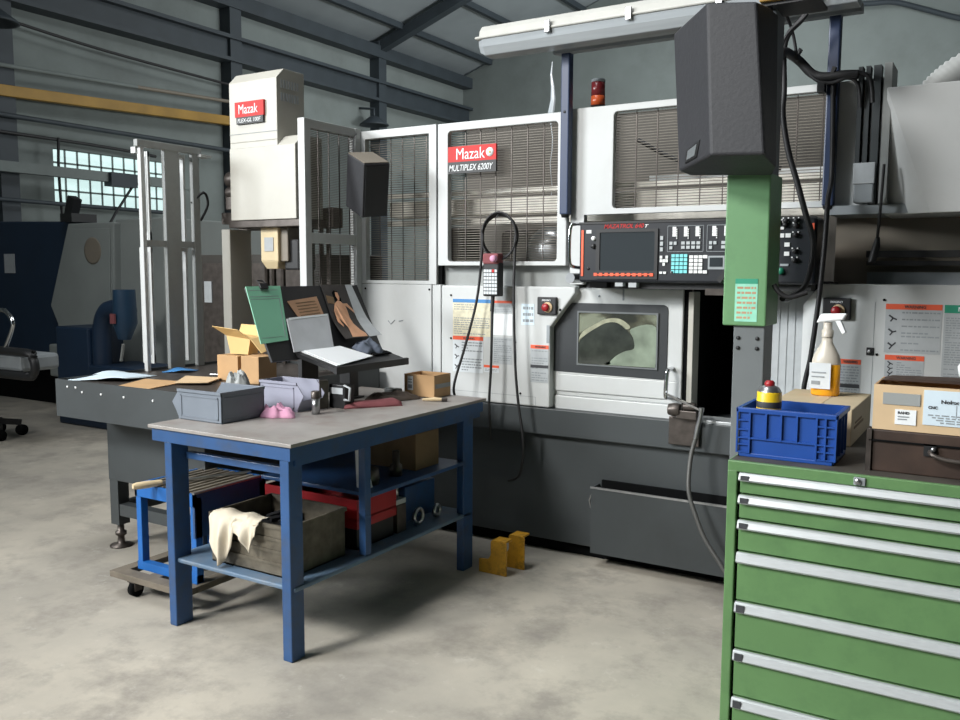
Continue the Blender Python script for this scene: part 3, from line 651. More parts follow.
def keys(x0, x1, z0, z1, nx, nz, mt, name='keypad', gap=0.3, skip=()):
    mb = M(); px, pz = (x1 - x0) / nx, (z1 - z0) / nz
    for i in range(nx):
        for j in range(nz):
            if (i, j) in skip: continue
            mb.box((x0 + px * (i + gap / 2), x0 + px * (i + 1 - gap / 2)), (YC - .006, YC), (z0 + pz * (j + gap / 2), z0 + pz * (j + 1 - gap / 2)))
    return mb.build(name, mt, cs)
keys(-1.374, -1.294, 1.54, 1.632, 4, 5, TEAL, gap=0.2)
keys(-1.376, -1.358, 1.540, 1.552, 1, 1, KEYW)
keys(-1.288, -1.222, 1.54, 1.626, 3, 5, KEYW, gap=0.2); keys(-1.222, -1.200, 1.540, 1.556, 1, 1, KEYW, gap=.1); keys(-1.222, -1.200, 1.610, 1.626, 1, 1, KEYW, gap=.1)
keys(-1.430, -1.388, 1.575, 1.625, 3, 3, KEYW, 'arrow_keys', 0.15, ((0, 0), (2, 0), (1, 2)) ); keys(-1.432, -1.394, 1.536, 1.551, 2, 1, KEYW, 'arrow_keys')
keys(-1.432, -1.412, 1.64, 1.72, 1, 3, LABELG)
for x in (-1.388, -1.200, -1.07):
    ww = 0.165 if x > -1.38 else 0.165
    f = M()
    for a, b_ in (((x - .006, 1.642), (x + ww, 1.642)), ((x - .006, 1.762), (x + ww, 1.762)), ((x - .006, 1.642), (x - .006, 1.762)), ((x + ww, 1.642), (x + ww, 1.762))):
        f.bar((a[0], YC - .001, a[1]), (b_[0], YC - .001, b_[1]), 0.002)
    f.build('printed_frame', INKG, cs)
    keys(x + .002, x + .042, 1.650, 1.692, 2, 2, LABELG, skip=((1, 0),)); keys(x + .058, x + .155, 1.652, 1.692, 4, 2, LABELG)
    for i in range(3):
        xx = x + .018 + i * .055
        keys(xx, xx + .018, 1.712, 1.758, 1, 3, KEYW, 'toggle', 0.05); keys(xx + .018, xx + .024, 1.70, 1.75, 1, 5, KEYW, 'scale_marks')
M().box((-1.198, -1.122), (YC - .004, YC), (1.560, 1.622)).build('display_frame', INKG, cs); M().box((-1.190, -1.130), (YC - .006, YC - .004), (1.572, 1.614)).build('small_display', SCREEN, cs)
for (x, z, w_, h_) in ((-.885, 1.70, .022, .018), (-.857, 1.70, .022, .018), (-.885, 1.735, .02, .012), (-.86, 1.66, .022, .018), (-.86, 1.62, .022, .018), (-.895, 1.642, .012, .02)):
    keys(x, x + w_, z, z + h_, 1, 1, KEYW, 'key_cap', 0)
for (x, z) in ((-.885, 1.765), (-.858, 1.772), (-.815, 1.772), (-.815, 1.75), (-.815, 1.71), (-.86, 1.755), (-.815, 1.64), (-.815, 1.60)):
    kn = M().lathe((x, YC - .02, z), [(0.001, 0), (0.010, 0), (0.012, .02)], 0, 12, 'Y').build('rotary_knob', BLACK, cs)
    keys(x - .014, x - .008, z + .010, z + .016, 1, 1, KEYW, 'scale_marks', 0); keys(x + .008, x + .013, z + .010, z + .016, 1, 1, KEYW, 'scale_marks', 0)
M().lathe((-.872, YC - .018, 1.553), [(0.001, 0), (0.014, 0), (0.016, .018)], 0, 16, 'Y').build('green_button', KEYGREEN, cs); keys(-.875, -.84, 1.575, 1.585, 1, 1, INKG, 'key_cap', 0)
M().box((-1.83, -0.75), (4.04, 4.14), (1.465, 1.495)).build('console_rail', BLACK, mc)
c_ = M().box((-1.79, -1.70), (3.99, 4.06), (1.470, 1.495)).build('latch', SHADOWGAP, mc); M().box((-1.66, -1.62), (4.0, 4.05), (1.476, 1.494)).box((-1.59, -1.55), (4.0, 4.05), (1.472, 1.494)).build('latch_block', LABELG, mc)
M().tube([(-1.895, 4.13, 1.515), (-1.895, 3.98, 1.515)], 0.026, n=14).build('pivot', STEEL, mc)
M().box((-1.22, -1.05), (4.03, 4.14), (1.44, 1.47)).build('swing_arm', DSTEEL, mc)

# ---- hand control hanging on the mesh guard
hc = thing('hand_control', 'dark hand pendant with key grid hanging by its coiled cable on the mesh guard', 'remote control', (-2.36, 4.06, 1.42))
M().box((-2.438, -2.338), (4.03, 4.085), (1.412, 1.595)).build('body', BLACK, hc, 0.008)
M().box((-2.436, -2.340), (4.022, 4.085), (1.585, 1.642)).build('head', MAROON, hc, 0.008)
M().lathe((-2.360, 3.998, 1.614), [(0.001, 0), (0.016, 0), (0.018, .008), (0.018, .024)], 0, 16, 'Y').build('knob', PINK, hc)
kk = M()
for i in range(5):
    for j in range(7): kk.box((-2.429 + i * .017, -2.415 + i * .017), (4.025, 4.032), (1.424 + j * .0195, 1.439 + j * .0195), 1 if (i, j) == (3, 6) else 0)
kk.build('keypad', [LABELW, RED], hc)
cl = M()
for i in range(4):
    ring = [(-2.375 + (.108 + .006 * math.sin(i * 2)) * math.cos(t) + .004 * i, 4.105 - .012 * i, 1.735 + (.112 + .005 * i) * math.sin(t)) for t in [2 * math.pi * q / 28 for q in range(28)]]
    cl.tube(ring, 0.0055, n=6, closed=True)
cl.build('cable_coil', RUBBER, hc)
M().tube([(-2.462, 4.07, 1.75), (-2.468, 4.07, 1.634), (-2.505, 4.08, 1.39), (-2.56, 4.05, 1.139), (-2.60, 4.0, 0.93), (-2.61, 4.02, 0.85)], 0.0075, sub=5).build('cable', RUBBER, hc)
M().tube([(-2.388, 4.055, 1.415), (-2.390, 4.05, 1.33)], 0.011).build('strain_relief', RUBBER, hc)
M().tube([(-2.389, 4.055, 1.40), (-2.393, 4.055, 1.233), (-2.395, 4.05, 1.016), (-2.405, 4.05, 0.824), (-2.41, 4.08, 0.62)], 0.0075, sub=5).build('cable', RUBBER, hc)
M().tube([(-2.267, 4.08, 1.74), (-2.264, 4.07, 1.60), (-2.262, 4.06, 1.448), (-2.245, 4.05, 1.074), (-2.225, 4.05, 0.859), (-2.192, 4.05, 0.645), (-2.203, 4.06, 0.506), (-2.239, 4.08, 0.43), (-2.33, 4.14, 0.385)], 0.0075, sub=5).build('cable', RUBBER, hc)
M().tube([(-2.375, 4.16, 1.86), (-2.375, 4.09, 1.855), (-2.375, 4.07, 1.835)], 0.005).build('hook', STEEL, hc)

# ---- air gun fitting on the base band
af = thing('air_hose_fitting', 'oily metal valve plate with lever and grey hose hanging below the door handle', 'hose fitting', (-1.33, 4.12, 0.69))
M().box((-1.412, -1.258), (4.125, 4.15), (0.695, 0.835)).build('mounting_plate', DSTEEL, af, 0.004)
v = M(); v.lathe((-1.375, 4.10, 0.875), [(0.001, -.03), (0.028, -.03), (0.034, 0), (0.03, .03), (0.001, .03)], 0, 14, 'X'); v.box((-1.36, -1.26), (4.08, 4.13), (0.835, 0.875)); v.lathe((-1.30, 4.10, 0.895), [(0.001, -.03), (0.02, -.03), (0.02, .03), (0.001, .03)], 0, 12, 'X')
v.build('valve_body', DSTEEL, af, 0.003)
M().bar((-1.412, 4.09, 0.95), (-1.235, 4.08, 0.885), 0.014, 0.01).build('lever', CHROME, af)
M().tube([(-1.232, 4.07, 0.90), (-1.236, 4.07, 0.86), (-1.248, 4.07, 0.80), (-1.258, 4.07, 0.745)], [0.014, 0.011, 0.013, 0.011], n=10).build('coupling', STEEL, af)
M().tube([(-1.256, 4.07, 0.75), (-1.272, 4.05, 0.654), (-1.262, 4.0, 0.509), (-1.217, 3.98, 0.393), (-1.161, 3.96, 0.289), (-1.06, 3.93, 0.17), (-0.95, 3.9, 0.02)], 0.011, sub=5).build('hose', HOSEG, af)

# ---- lamp on two blue posts
lp = thing('fluorescent_lamp', 'long white fluorescent lamp with clear ribbed cover carried on two blue posts', 'lamp', (-1.4, 4.05, 1.83))
for xa in (-1.988, -0.708):
    p = M().box((xa - .024, xa + .024), (4.085, 4.135), (1.84, 2.70)).build('post', BLUEPOST, lp, 0.006)
    M().lathe((xa, 4.11, 1.825), [(0.001, 0), (0.02, 0), (0.024, .02)], 0, 12).build('post_cap', BLACK, p)
    M().lathe((xa, 4.083, 2.355), [(0.001, 0), (0.007, 0), (0.007, .004)], 0, 10, 'Y').build('bolt', BLACK, p)
lx0, lx1 = -2.42, -0.60
def lprof(s, e): return None
hs = M(); cyl_y, cyl_z = 3.99, 2.735
prof = [(-.075, 0), (-.068, .035), (-.045, .062), (.045, .062), (.068, .035), (.075, 0)]
hs.yz([(cyl_y + a, cyl_z + c_) for a, c_ in prof], lx0 + .02, lx1)
hs.yz([(cyl_y - .083, cyl_z - .008), (cyl_y + .083, cyl_z - .008), (cyl_y + .083, cyl_z + .006), (cyl_y - .083, cyl_z + .006)], lx0, lx1)
hs = hs.build('housing', LAMPW, lp, 0.006)
df = M(); pr = [(.075, -.008), (-.075, -.008), (-.070, -.045), (-.048, -.085), (.048, -.085), (.070, -.045)]
def lring(x, sc): return [(x, cyl_y + a * sc, cyl_z + (c_ * sc if c_ < -.01 else c_)) for a, c_ in pr]
df.rings([lring(lx0 + .012, .8), lring(lx0 + .045, 1), lring(lx1, 1)], smooth=False)
df.build('diffuser', DIFF, lp, 0.004)
for i in range(4):
    x = lx0 + .42 + i * .42
    M().box((x - .015, x + .015), (cyl_y - .092, cyl_y - .08), (cyl_z - .028, cyl_z + .03)).build('clip', STEEL, lp, 0.003)
M().box((-2.05, -0.6), (4.07, 4.12), (2.645, 2.68)).build('support_rail', INKG, lp)
M().box((-2.30, -0.9), (4.10, 4.16), (2.79, 2.81)).build('top_rail', INKG, lp)
for xa in (-1.988, -0.708): M().box((xa - .02, xa + .02), (4.03, 4.14), (2.665, 2.735)).build('bracket', BLUEPOST, lp)

# crumpled film strip behind the guards
fm = M(); rg = []
for i in range(12):
    t = i / 11; w_ = 0.003 if t < .58 else 0.022 * (1 - t) / .42 + .002
    rg.append([(-2.37 + w_ * math.cos(a) + .008 * math.sin(i * 1.7), 4.7 + .5 * w_ * math.sin(a), 1.972 + t * .80) for a in [2 * math.pi * q / 7 for q in range(7)]])
single(fm.rings(rg, 0, smooth=False).build('film_strip', FOIL), 'pointed strip of crumpled clear film standing behind the mesh guards', 'plastic film')

# ================================================================== LOADER, STOCKER, MESH TOWER
gl = thing('gantry_loader', 'tall white gantry loader column with red name plate above the dark stocker table', 'loader', (-3.8, 3.95, 0.955))
cc = M()
cc.yz([(3.75, 1.844), (3.98, 1.844), (3.98, 2.323), (3.81, 2.323), (3.75, 2.264)], -4.047, -3.519)
cc = cc.build('lower_column_cover', CREAM, gl, 0.003)
uc = M().yz([(3.752, 2.30), (3.98, 2.30), (3.98, 2.706), (3.81, 2.706), (3.752, 2.649)], -4.042, -3.656)
uc = uc.box((-4.042, -3.656), (3.752, 3.80), (2.264, 2.30)).build('upper_column_cover', CREAM, gl, 0.003)
M().box((-4.044, -3.654), (3.750, 3.752), (2.348, 2.351)).build('panel_seam', INKG, uc)
for j, zc in enumerate((2.545, 2.618)):
    vt = M()
    for i in range(7): vt.box((-3.658, -3.653), (3.785 + i * .022, 3.798 + i * .022), (zc - .023, zc + .023))
    vt.build('vent_slots', LABELG, uc)
nb = M().box((-3.981, -3.748), (3.737, 3.752), (2.444, 2.531), 0).box((-3.971, -3.754), (3.738, 3.752), (2.404, 2.444), 1).build('name_plate', [RED, BLACK], gl)
text('lettering', 'Mazak', -3.948, 3.736, 2.461, 0.156, 0.054, PURE, nb, 0, 0.0)
text('lettering', 'FLEX-GL 100F', -3.958, 3.737, 2.413, 0.187, 0.022, PURE, nb, 0.15, 0.004)
M().box((-4.08, -3.50), (3.76, 3.99), (1.80, 1.844)).build('base_plate', DSTEEL, gl, 0.004)
gr = M().xy([(-3.865, 3.81), (-3.725, 3.81), (-3.725, 3.95), (-3.865, 3.95)], 1.602, 1.80)
gr.hexa([(-3.84, 3.83, 1.555), (-3.75, 3.83, 1.555), (-3.75, 3.95, 1.555), (-3.84, 3.95, 1.555), (-3.865, 3.81, 1.603), (-3.725, 3.81, 1.603), (-3.725, 3.95, 1.603), (-3.865, 3.95, 1.603)])
gr = gr.build('gripper_head', CREAMH, gl, 0.004)
M().box((-3.833, -3.76), (3.806, 3.81), (1.66, 1.742)).build('data_plate', LABELG, gr)
M().box((-3.715, -3.60), (3.85, 4.0), (1.55, 1.73)).build('gripper_jaw', BLACK, gl, 0.01)
M().box((-3.725, -3.665), (3.83, 3.97), (1.60, 1.80)).build('gripper_arm', TAUPE, gl, 0.005)
M().box((-4.245, -4.172), (3.85, 4.03), (0.956, 1.80)).build('support_post', CREAM, gl, 0.004)
M().box((-4.26, -3.46), (4.0, 4.09), (1.80, 1.92)).build('cross_beam', DSTEEL, gl, 0.004)
ac = M(); ac.lathe((-4.11, 3.85, 2.10), [(0.03, -.05), (0.05, -.05), (0.05, .05), (0.03, .05)], 0, 14, 'X'); ac.box((-4.16, -4.04), (3.81, 3.91), (1.915, 2.04)); ac.lathe((-4.12, 3.83, 2.02), [(0.02, -.03), (0.035, -.03), (0.035, .03)], 0, 12, 'X'); ac.box((-4.22, -4.05), (3.83, 3.95), (1.83, 1.90))
ac.build('actuator', DSTEEL, gl, 0.005)
# hanging strips and bars behind the gripper
for x in (-4.08, -4.02, -3.94, -3.70, -3.62, -3.56): M().box((x, x + .022), (4.05, 4.07), (0.956, 1.80)).build('guide_bar', DSTEEL, gl)

st = thing('workpiece_stocker', 'long dark grey stocker table on stubby feet behind the blue bench', 'table', (-3.85, 3.4, 0))
SX0, SX1, SY0, SY1 = -4.305, -3.20, 2.735, 4.10
s = M(); s.box((SX0, SX1), (SY0, SY0 + .006), (0.772, 0.97)); s.box((SX0, SX0 + .006), (SY0 + .006, SY1), (0.772, 0.97)); s.box((SX1 - .006, SX1), (SY0 + .006, SY1), (0.772, 0.97)); s.box((SX0, SX1), (SY1 - .006, SY1), (0.772, 0.97)); s.box((SX0 + .006, SX1 - .006), (SY0 + .006, SY1 - .006), (0.772, 0.778))
s.build('side_apron', DARK, st)
M().box((SX0 + .006, SX1 - .006), (SY0 + .006, SY1 - .006), (0.93, 0.955)).build('table_top', DSTEEL, st)
rv = M()
for px in (-4.20, -4.13, -4.075, -3.92, -3.74, -3.52): rv.lathe((px, SY0 - .003, 0.915 if px > -4.1 else 0.935), [(0.001, 0), (0.006, 0), (0.006, .003)], 0, 10, 'Y')
rv.build('rivets', KEYW, st)
M().box((-4.235, -3.45), (2.98, 4.0), (0.385, 0.772)).build('under_cabinet', DARK, st, 0.003)
for x, y in ((-4.20, 3.02), (-3.52, 3.02), (-4.20, 3.95), (-3.52, 3.95)):
    lg = M().box((x - .035, x + .035), (y - .035, y + .035), (0.13, 0.385)).build('leg', DARK, st)
    M().lathe((x, y, 0), [(0.001, 0), (0.062, 0), (0.062, .008), (0.02, .016), (0.018, .06), (0.03, .065), (0.03, .085), (0.018, .09), (0.018, .13)], 0, 18).build('foot', DSTEEL, lg)
M().box((-4.235, -3.485), (2.99, 3.05), (0.185, 0.25)).build('stretcher', DARK, st)
M().box((-4.235, -4.175), (3.05, 3.92), (0.185, 0.25)).build('stretcher', DARK, st)
# mesh gate tower standing on the stocker
tw = thing('mesh_gate_tower', 'tall narrow white gate frame with wire mesh standing on the left end of the stocker', 'gate', (-4.31, 3.5, 0.955))
TX = -4.27
for y0, y1, nm in ((3.29, 3.315, 'gate_post'), (3.455, 3.56, 'gate_post'), (3.66, 3.71, 'gate_post')):
    M().box((TX - .03, TX), (y0, y1), (0.955, 2.26)).build(nm, WHITE if y0 < 3.3 else OLDWHITE, tw, 0.003)
M().box((TX - .032, TX + .002), (3.27, 3.73), (2.245, 2.285)).build('top_rail', OLDWHITE, tw, 0.003)
M().box((TX - .07, TX - .03), (3.28, 3.31), (2.21, 2.245)).build('flange', WHITE, tw)
M().box((TX - .03, TX + .03), (3.70, 3.78), (2.23, 2.245)).build('flange', WHITE, tw)
for z0, z1 in ((0.99, 1.68), (1.72, 2.235)):
    f = M(); w_ = .075 if z0 > 1.5 else .10
    f.box((-4.345 - w_, -4.345 - w_ + .012), (3.395, 3.41), (z0, z1)); f.box((-4.357, -4.345), (3.395, 3.41), (z0, z1)); f.box((-4.345 - w_, -4.345), (3.396, 3.409), (z0, z0 + .05)); f.box((-4.345 - w_, -4.345), (3.396, 3.409), (z1 - .03, z1))
    f = f.build('gate_leaf', WHITE, tw)
    wire_grid_x(M(), -4.345 - w_, -4.345, z0, z1, 3.40, 0.014, 0.014, 0.006, 0.006).build('mesh', [WHITE, WHITE], f, fix=False)
    f = M(); f.box((-4.35, -4.322), (3.63, 3.645), (z0, z1)); f.box((-4.35, -4.30), (3.58, 3.63), (z1 - .02, z1)); f.build('gate_leaf', WHITE, tw)
M().box((TX - .027, TX - .003), (3.316, 3.659), (1.682, 1.718)).build('mid_rail', OLDWHITE, tw)
M().tube([(TX - .02, 3.66, 1.95), (TX + .01, 3.73, 2.02), (TX + .0, 3.77, 1.95), (TX - .01, 3.72, 1.85)], 0.008, sub=4).build('latch_cable', RUBBER, tw)

# electrical cabinet behind the stocker
ec = thing('electrical_cabinet', 'dark brown grey cabinet standing behind the stocker and loader', 'cabinet', (-4.7, 4.9, 0))
M().box((-5.33, -4.1), (4.6, 5.3), (0.08, 1.66)).build('body', mat('cabinet_brown_grey', (56, 53, 48), 0.5), ec, 0.006)
M().box((-5.30, -4.13), (4.62, 5.28), (0, 0.08)).build('plinth', SHADOWGAP, ec)
M().box((-5.28, -4.2), (4.594, 4.6), (0.14, 1.60)).build('door', DSTEEL, ec, 0.003)
M().box((-5.26, -5.18), (4.585, 4.594), (1.30, 1.46)).build('switch_plate', LABELG, ec)

# papers and boards lying on the stocker
def sheet(name, mt, pts, z, th, label, cat, group=None, lift=None):
    mb = M(); n = len(pts); vs = [(x, y, z + (lift[i] if lift else 0)) for i, (x, y) in enumerate(pts)]
    mb.add(vs + [(x, y, q + th) for x, y, q in vs], [tuple(range(n - 1, -1, -1)), tuple(range(n, 2 * n))] + [(i, (i + 1) % n, (i + 1) % n + n, i + n) for i in range(n)])
    return single(mb.build(name, mt), label, cat, group)
def wavy(name, mt, c, sx, sy, rotz, z, amp, label, cat, seed=1, n=10, th=0.002):
    rnd = random.Random(seed); ph = [rnd.uniform(0, 6) for _ in range(4)]; mb = M(); vs = []; co, si = math.cos(rotz), math.sin(rotz)
    for q in (0, 1):
        for i in range(n + 1):
            for j in range(n + 1):
                u, v = i / n - .5, j / n - .5
                h = amp * (0.5 + .5 * math.sin(5 * u + ph[0] + 2 * v)) * (0.4 + 0.6 * abs(2 * u)) + q * th
                vs.append((c[0] + u * sx * co - v * sy * si, c[1] + u * sx * si + v * sy * co, z + h))
    k = n + 1; N = k * k; fs = []
    for i in range(n):
        for j in range(n):
            a = i * k + j; fs.append((a, a + 1, a + k + 1, a + k)); fs.append((a + N, a + k + N, a + k + 1 + N, a + 1 + N))
    edge = [j for j in range(k)] + [i * k + n for i in range(1, k)] + [n * k + j for j in range(n - 1, -1, -1)] + [i * k for i in range(n - 1, 0, -1)]
    for i, a in enumerate(edge):
        b_ = edge[(i + 1) % len(edge)]; fs.append((a, a + N, b_ + N, b_))
    mb.add(vs, fs, 0, True); return single(mb.build(name, mt), label, cat)
wavy('paper_sheet', PAPERB, (-4.17, 2.99), 0.34, 0.30, 0.35, 0.957, 0.03, 'bluish white curled paper at the left end of the stocker', 'paper', 3)
sheet('cardboard_sheet', CARD, [(-3.84, 2.76), (-3.62, 2.78), (-3.70, 3.08), (-3.98, 3.05)], 0.956, 0.004, 'flat tan cardboard sheet on the stocker beside the curled paper', 'cardboard')
sheet('cardboard_sheet', CARDL, [(-3.66, 2.98), (-3.50, 3.06), (-3.62, 3.26), (-3.86, 3.22)], 0.961, 0.004, 'pale cardboard sheet overlapping the tan one on the stocker', 'cardboard', None, [.004, .008, .004, .002])
wavy('folder', LBLUE, (-4.12, 3.40), 0.16, 0.14, 0.4, 0.957, 0.02, 'small blue folder at the foot of the mesh gate tower', 'folder', 8)
single(M().tube([(-3.80, 3.34, 0.965), (-3.66, 3.40, 0.965)], 0.008).build('steel_pin', STEEL), 'short bright pin on the stocker left of the cardboard boxes', 'pin')

# cardboard boxes on the stocker
b = thing('flapped_carton', 'manila carton with its flaps standing open on top of the small boxes', 'box', (-3.5, 3.36, 1.10))
M().hexa([(-3.56, 3.27, 1.101), (-3.44, 3.28, 1.101), (-3.45, 3.36, 1.101), (-3.57, 3.35, 1.101), (-3.60, 3.28, 1.20), (-3.43, 3.29, 1.185), (-3.44, 3.38, 1.19), (-3.60, 3.37, 1.20)]).build('carton_body', CARDY, b)
def flap(pts, th=0.003, mt=CARDY, nm='flap', par=b):
    v = [Vector(p) for p in pts]; n = (v[1] - v[0]).cross(v[2] - v[0]).normalized() * th
    return M().hexa(list(pts) + [tuple(p + n) for p in v]).build(nm, mt, par)
flap([(-3.60, 3.28, 1.20), (-3.43, 3.29, 1.185), (-3.47, 3.24, 1.235), (-3.64, 3.22, 1.25)])
flap([(-3.43, 3.29, 1.185), (-3.44, 3.38, 1.19), (-3.35, 3.36, 1.13), (-3.34, 3.28, 1.115)])
flap([(-3.60, 3.37, 1.20), (-3.44, 3.38, 1.19), (-3.46, 3.42, 1.245), (-3.62, 3.41, 1.25)])
single(M().box((-3.632, -3.475), (3.24, 3.44), (0.956, 1.094)).build('small_carton', CARD, None, 0.003), 'plain tan cube carton under the flapped manila carton', 'box')
b = M().box((-3.43, -3.302), (3.22, 3.35), (0.956, 1.10)).build('small_carton', CARD, None, 0.003)
single(b, 'second tan cube carton standing right of the plain one, partly behind the bins', 'box')
cr = cloth('crumpled_bag', OLDWHITE, -3.325, 3.10, 0.956, 0.12, 0.11, 0.10, 5, 0.4); single(cr, 'crumpled white plastic bag in front of the tan cube cartons', 'plastic bag')

# ================================================================== SPEAKERS, POST, CABLES
sp = thing('loudspeaker', 'small black loudspeaker with pale dusty top hanging at the corner of the mesh guards', 'speaker', (-3.15, 3.95, 1.84))
Nn, a, b_, d_ = Vector((-3.061, 3.80, 2.128)), Vector((-.161, .05, .075)), Vector((.064, .15, .017)), Vector((-.082, .08, -.286))
q = [Nn + d_, Nn + d_ + b_, Nn + d_ + a + b_, Nn + d_ + a, Nn, Nn + b_, Nn + a + b_, Nn + a]
M().hexa(q).build('cabinet', SPK, sp, 0.006)
nrm = b_.cross(d_).normalized(); nrm = nrm if nrm.x > 0 or nrm.y < 0 else -nrm
gq = [Nn + b_ * .07 + d_ * .95, Nn + b_ * .93 + d_ * .95, Nn + b_ * .93 + d_ * .05, Nn + b_ * .07 + d_ * .05]
M().hexa([gq[0], gq[1], gq[1] + nrm * .006, gq[0] + nrm * .006, gq[3], gq[2], gq[2] + nrm * .006, gq[3] + nrm * .006]).build('grille', BLACK, sp)
tn = (a.cross(b_)).normalized(); tn = tn if tn.z > 0 else -tn
tq = [Nn + a * .03 + b_ * .03, Nn + a * .03 + b_ * .97, Nn + a * .97 + b_ * .97, Nn + a * .97 + b_ * .03]
M().hexa([p + tn * .001 for p in tq] + [p + tn * .005 for p in tq]).build('dusty_top', TAUPE, sp)
M().bar(Nn + a * .8 + b_ * .7 + d_ * .3, (-3.37, 4.14, 2.22), 0.016).tube([Nn + a * .95 + b_ * .2 , (-3.28, 3.98, 2.30), (-3.38, 4.13, 2.36)], 0.004).build('mounting_bracket', BLACK, sp)

po = thing('jib_post', 'grey steel post with green cover plate standing behind the green cabinet', 'post', (-0.89, 3.6, 0))
M().box((-0.945, -0.822), (3.52, 3.66), (0, 2.56)).build('steel_post', POSTGREY, po, 0.004)
gc = M().box((-0.986, -0.815), (3.50, 3.70), (1.335, 1.932)).build('green_cover', GREENP, po, 0.006)
print_label('mint_sticker', gc, -0.938, -0.850, 1.352, 1.522, 3.50, STICKER, LGREEN, 0.02, None, 7, 0, NOTE)
for x in (-.925, -.850):
    for z in (1.245, 1.285): M().lathe((x, 3.515, z), [(0.001, 0), (0.008, 0), (0.008, .005)], 0, 8, 'Y').build('bolt', BLACK, po)
M().box((-0.87, -0.70), (3.44, 3.66), (2.56, 2.63)).build('top_arm', YELB, po, 0.004)
M().box((-0.865, -0.66), (3.46, 3.64), (2.548, 2.56)).build('arm_underside', BLACK, po)  # thin black plate that makes the arm's underside dark
M().tube([(-0.84, 3.49, 2.55), (-0.825, 3.48, 2.3), (-0.81, 3.47, 1.95)], 0.010).build('post_cable', RUBBER, po)
M().tube([(-0.80, 3.55, 1.50), (-0.78, 3.55, 1.47), (-0.74, 3.56, 1.45), (-0.68, 3.58, 1.47)], 0.010, sub=3).build('hose_stub', RUBBER, po)
M().obox((-0.995, 3.52, 1.53), (0.02, 0.03, 0.05), (0, .6, 0)).build('clip', BLACK, po)

sp = thing('stage_loudspeaker', 'big dark grey loudspeaker with sloping sides mounted above the green post cover', 'speaker', (-0.95, 3.3, 1.92))
pl = [((-1.187, 3.40), (-1.150, 3.40), 1.945, 2.478), ((-0.980, 3.15), (-0.950, 3.15), 1.965, 2.503), ((-0.803, 3.15), (-0.757, 3.15), 1.958, 2.478), ((-0.80, 3.30), (-0.752, 3.30), 1.925, 2.50), ((-0.80, 3.455), (-0.80, 3.455), 1.915, 2.51), ((-1.12, 3.455), (-1.12, 3.455), 1.93, 2.49)]
vs = [(bt[0], bt[1], z0) for tp, bt, z0, z1 in pl] + [(tp[0], tp[1], z1) for tp, bt, z0, z1 in pl]; n = len(pl)
M().add(vs, [tuple(range(n - 1, -1, -1)), tuple(range(n, 2 * n))] + [(i, (i + 1) % n, (i + 1) % n + n, i + n) for i in range(n)]).build('cabinet', SPK, sp, 0.010, seg=3)
# corner protector / grip on the sloping left side
A, B = Vector((-1.152, 3.40, 0)), Vector((-0.952, 3.15, 0)); dr = (B - A).normalized(); nn = Vector((-dr.y, dr.x, 0)); nn = nn if nn.y < 0 else -nn
def onside(u, z, o=0): p = A + (B - A) * u + nn * o; return (p.x, p.y, z)
M().hexa([onside(.25, 1.965, -.004), onside(.62, 1.975, -.004), onside(.62, 1.975, .006), onside(.25, 1.965, .006), onside(.30, 2.015, -.004), onside(.72, 2.035, -.004), onside(.72, 2.035, .006), onside(.30, 2.015, .006)]).build('grip_recess', BLACK, sp, 0.003)
M().hexa([onside(.34, 1.975, .004), onside(.60, 1.982, .004), onside(.60, 1.982, .009), onside(.34, 1.975, .009), onside(.38, 2.008, .004), onside(.66, 2.022, .004), onside(.66, 2.022, .009), onside(.38, 2.008, .009)]).build('grip', POSTGREY, sp)
M().box((-0.92, -0.82), (3.45, 3.52), (2.05, 2.40)).build('wall_bracket', BLACK, sp)

def cable(name, pts, r, mt, label, cat='cable', sub=5):
    return single(M().tube(pts, r, 0, 8, False, sub).build(name, mt), label, cat)
bd = thing('cable_bundle', 'thick taped black cable bundle crossing from the post to the cable ducts', 'cable', (-0.73, 4.05, 2.36))
M().tube([(-0.86, 3.72, 2.40), (-0.873, 3.9, 2.475), (-0.84, 4.03, 2.462), (-0.787, 4.05, 2.405), (-0.733, 4.05, 2.385), (-0.653, 4.05, 2.385), (-0.60, 4.05, 2.38)], [.02] * 60, n=10, sub=5).build('bundle', RUBBER, bd)
M().tube([(-0.72, 4.045, 2.385), (-0.62, 4.045, 2.392), (-0.555, 4.05, 2.36), (-0.54, 4.06, 2.26)], 0.009, sub=5).build('branch', RUBBER, bd)
M().tube([(-0.82, 4.04, 2.43), (-0.76, 4.04, 2.37), (-0.70, 4.04, 2.355), (-0.64, 4.045, 2.37), (-0.60, 4.06, 2.34), (-0.59, 4.08, 2.25)], 0.008, sub=5).build('branch', RUBBER, bd)
M().box((-0.76, -0.73), (4.03, 4.08), (2.32, 2.36)).build('tape_tab', BLACK, bd); M().obox((-0.70, 4.05, 2.405), (.015, .03, .035), (0, .3, 0)).build('tape_tab', BLACK, bd); M().obox((-0.84, 4.02, 2.49), (.012, .03, .04), (0, .5, 0)).build('tape_tab', BLACK, bd)
cable('hanging_hose', [(-0.748, 3.9, 2.70), (-0.803, 3.9, 2.604), (-0.853, 3.9, 2.554), (-0.875, 3.9, 2.483), (-0.868, 3.9, 2.318), (-0.869, 3.9, 2.214), (-0.842, 3.9, 2.066), (-0.80, 3.9, 1.93), (-0.758, 3.9, 1.79), (-0.725, 3.9, 1.684), (-0.725, 3.88, 1.567), (-0.745, 3.85, 1.486), (-0.79, 3.8, 1.442), (-0.80, 3.71, 1.44)], 0.0125, RUBBER, 'black hose looping down past the right end of the control console', 'hose')
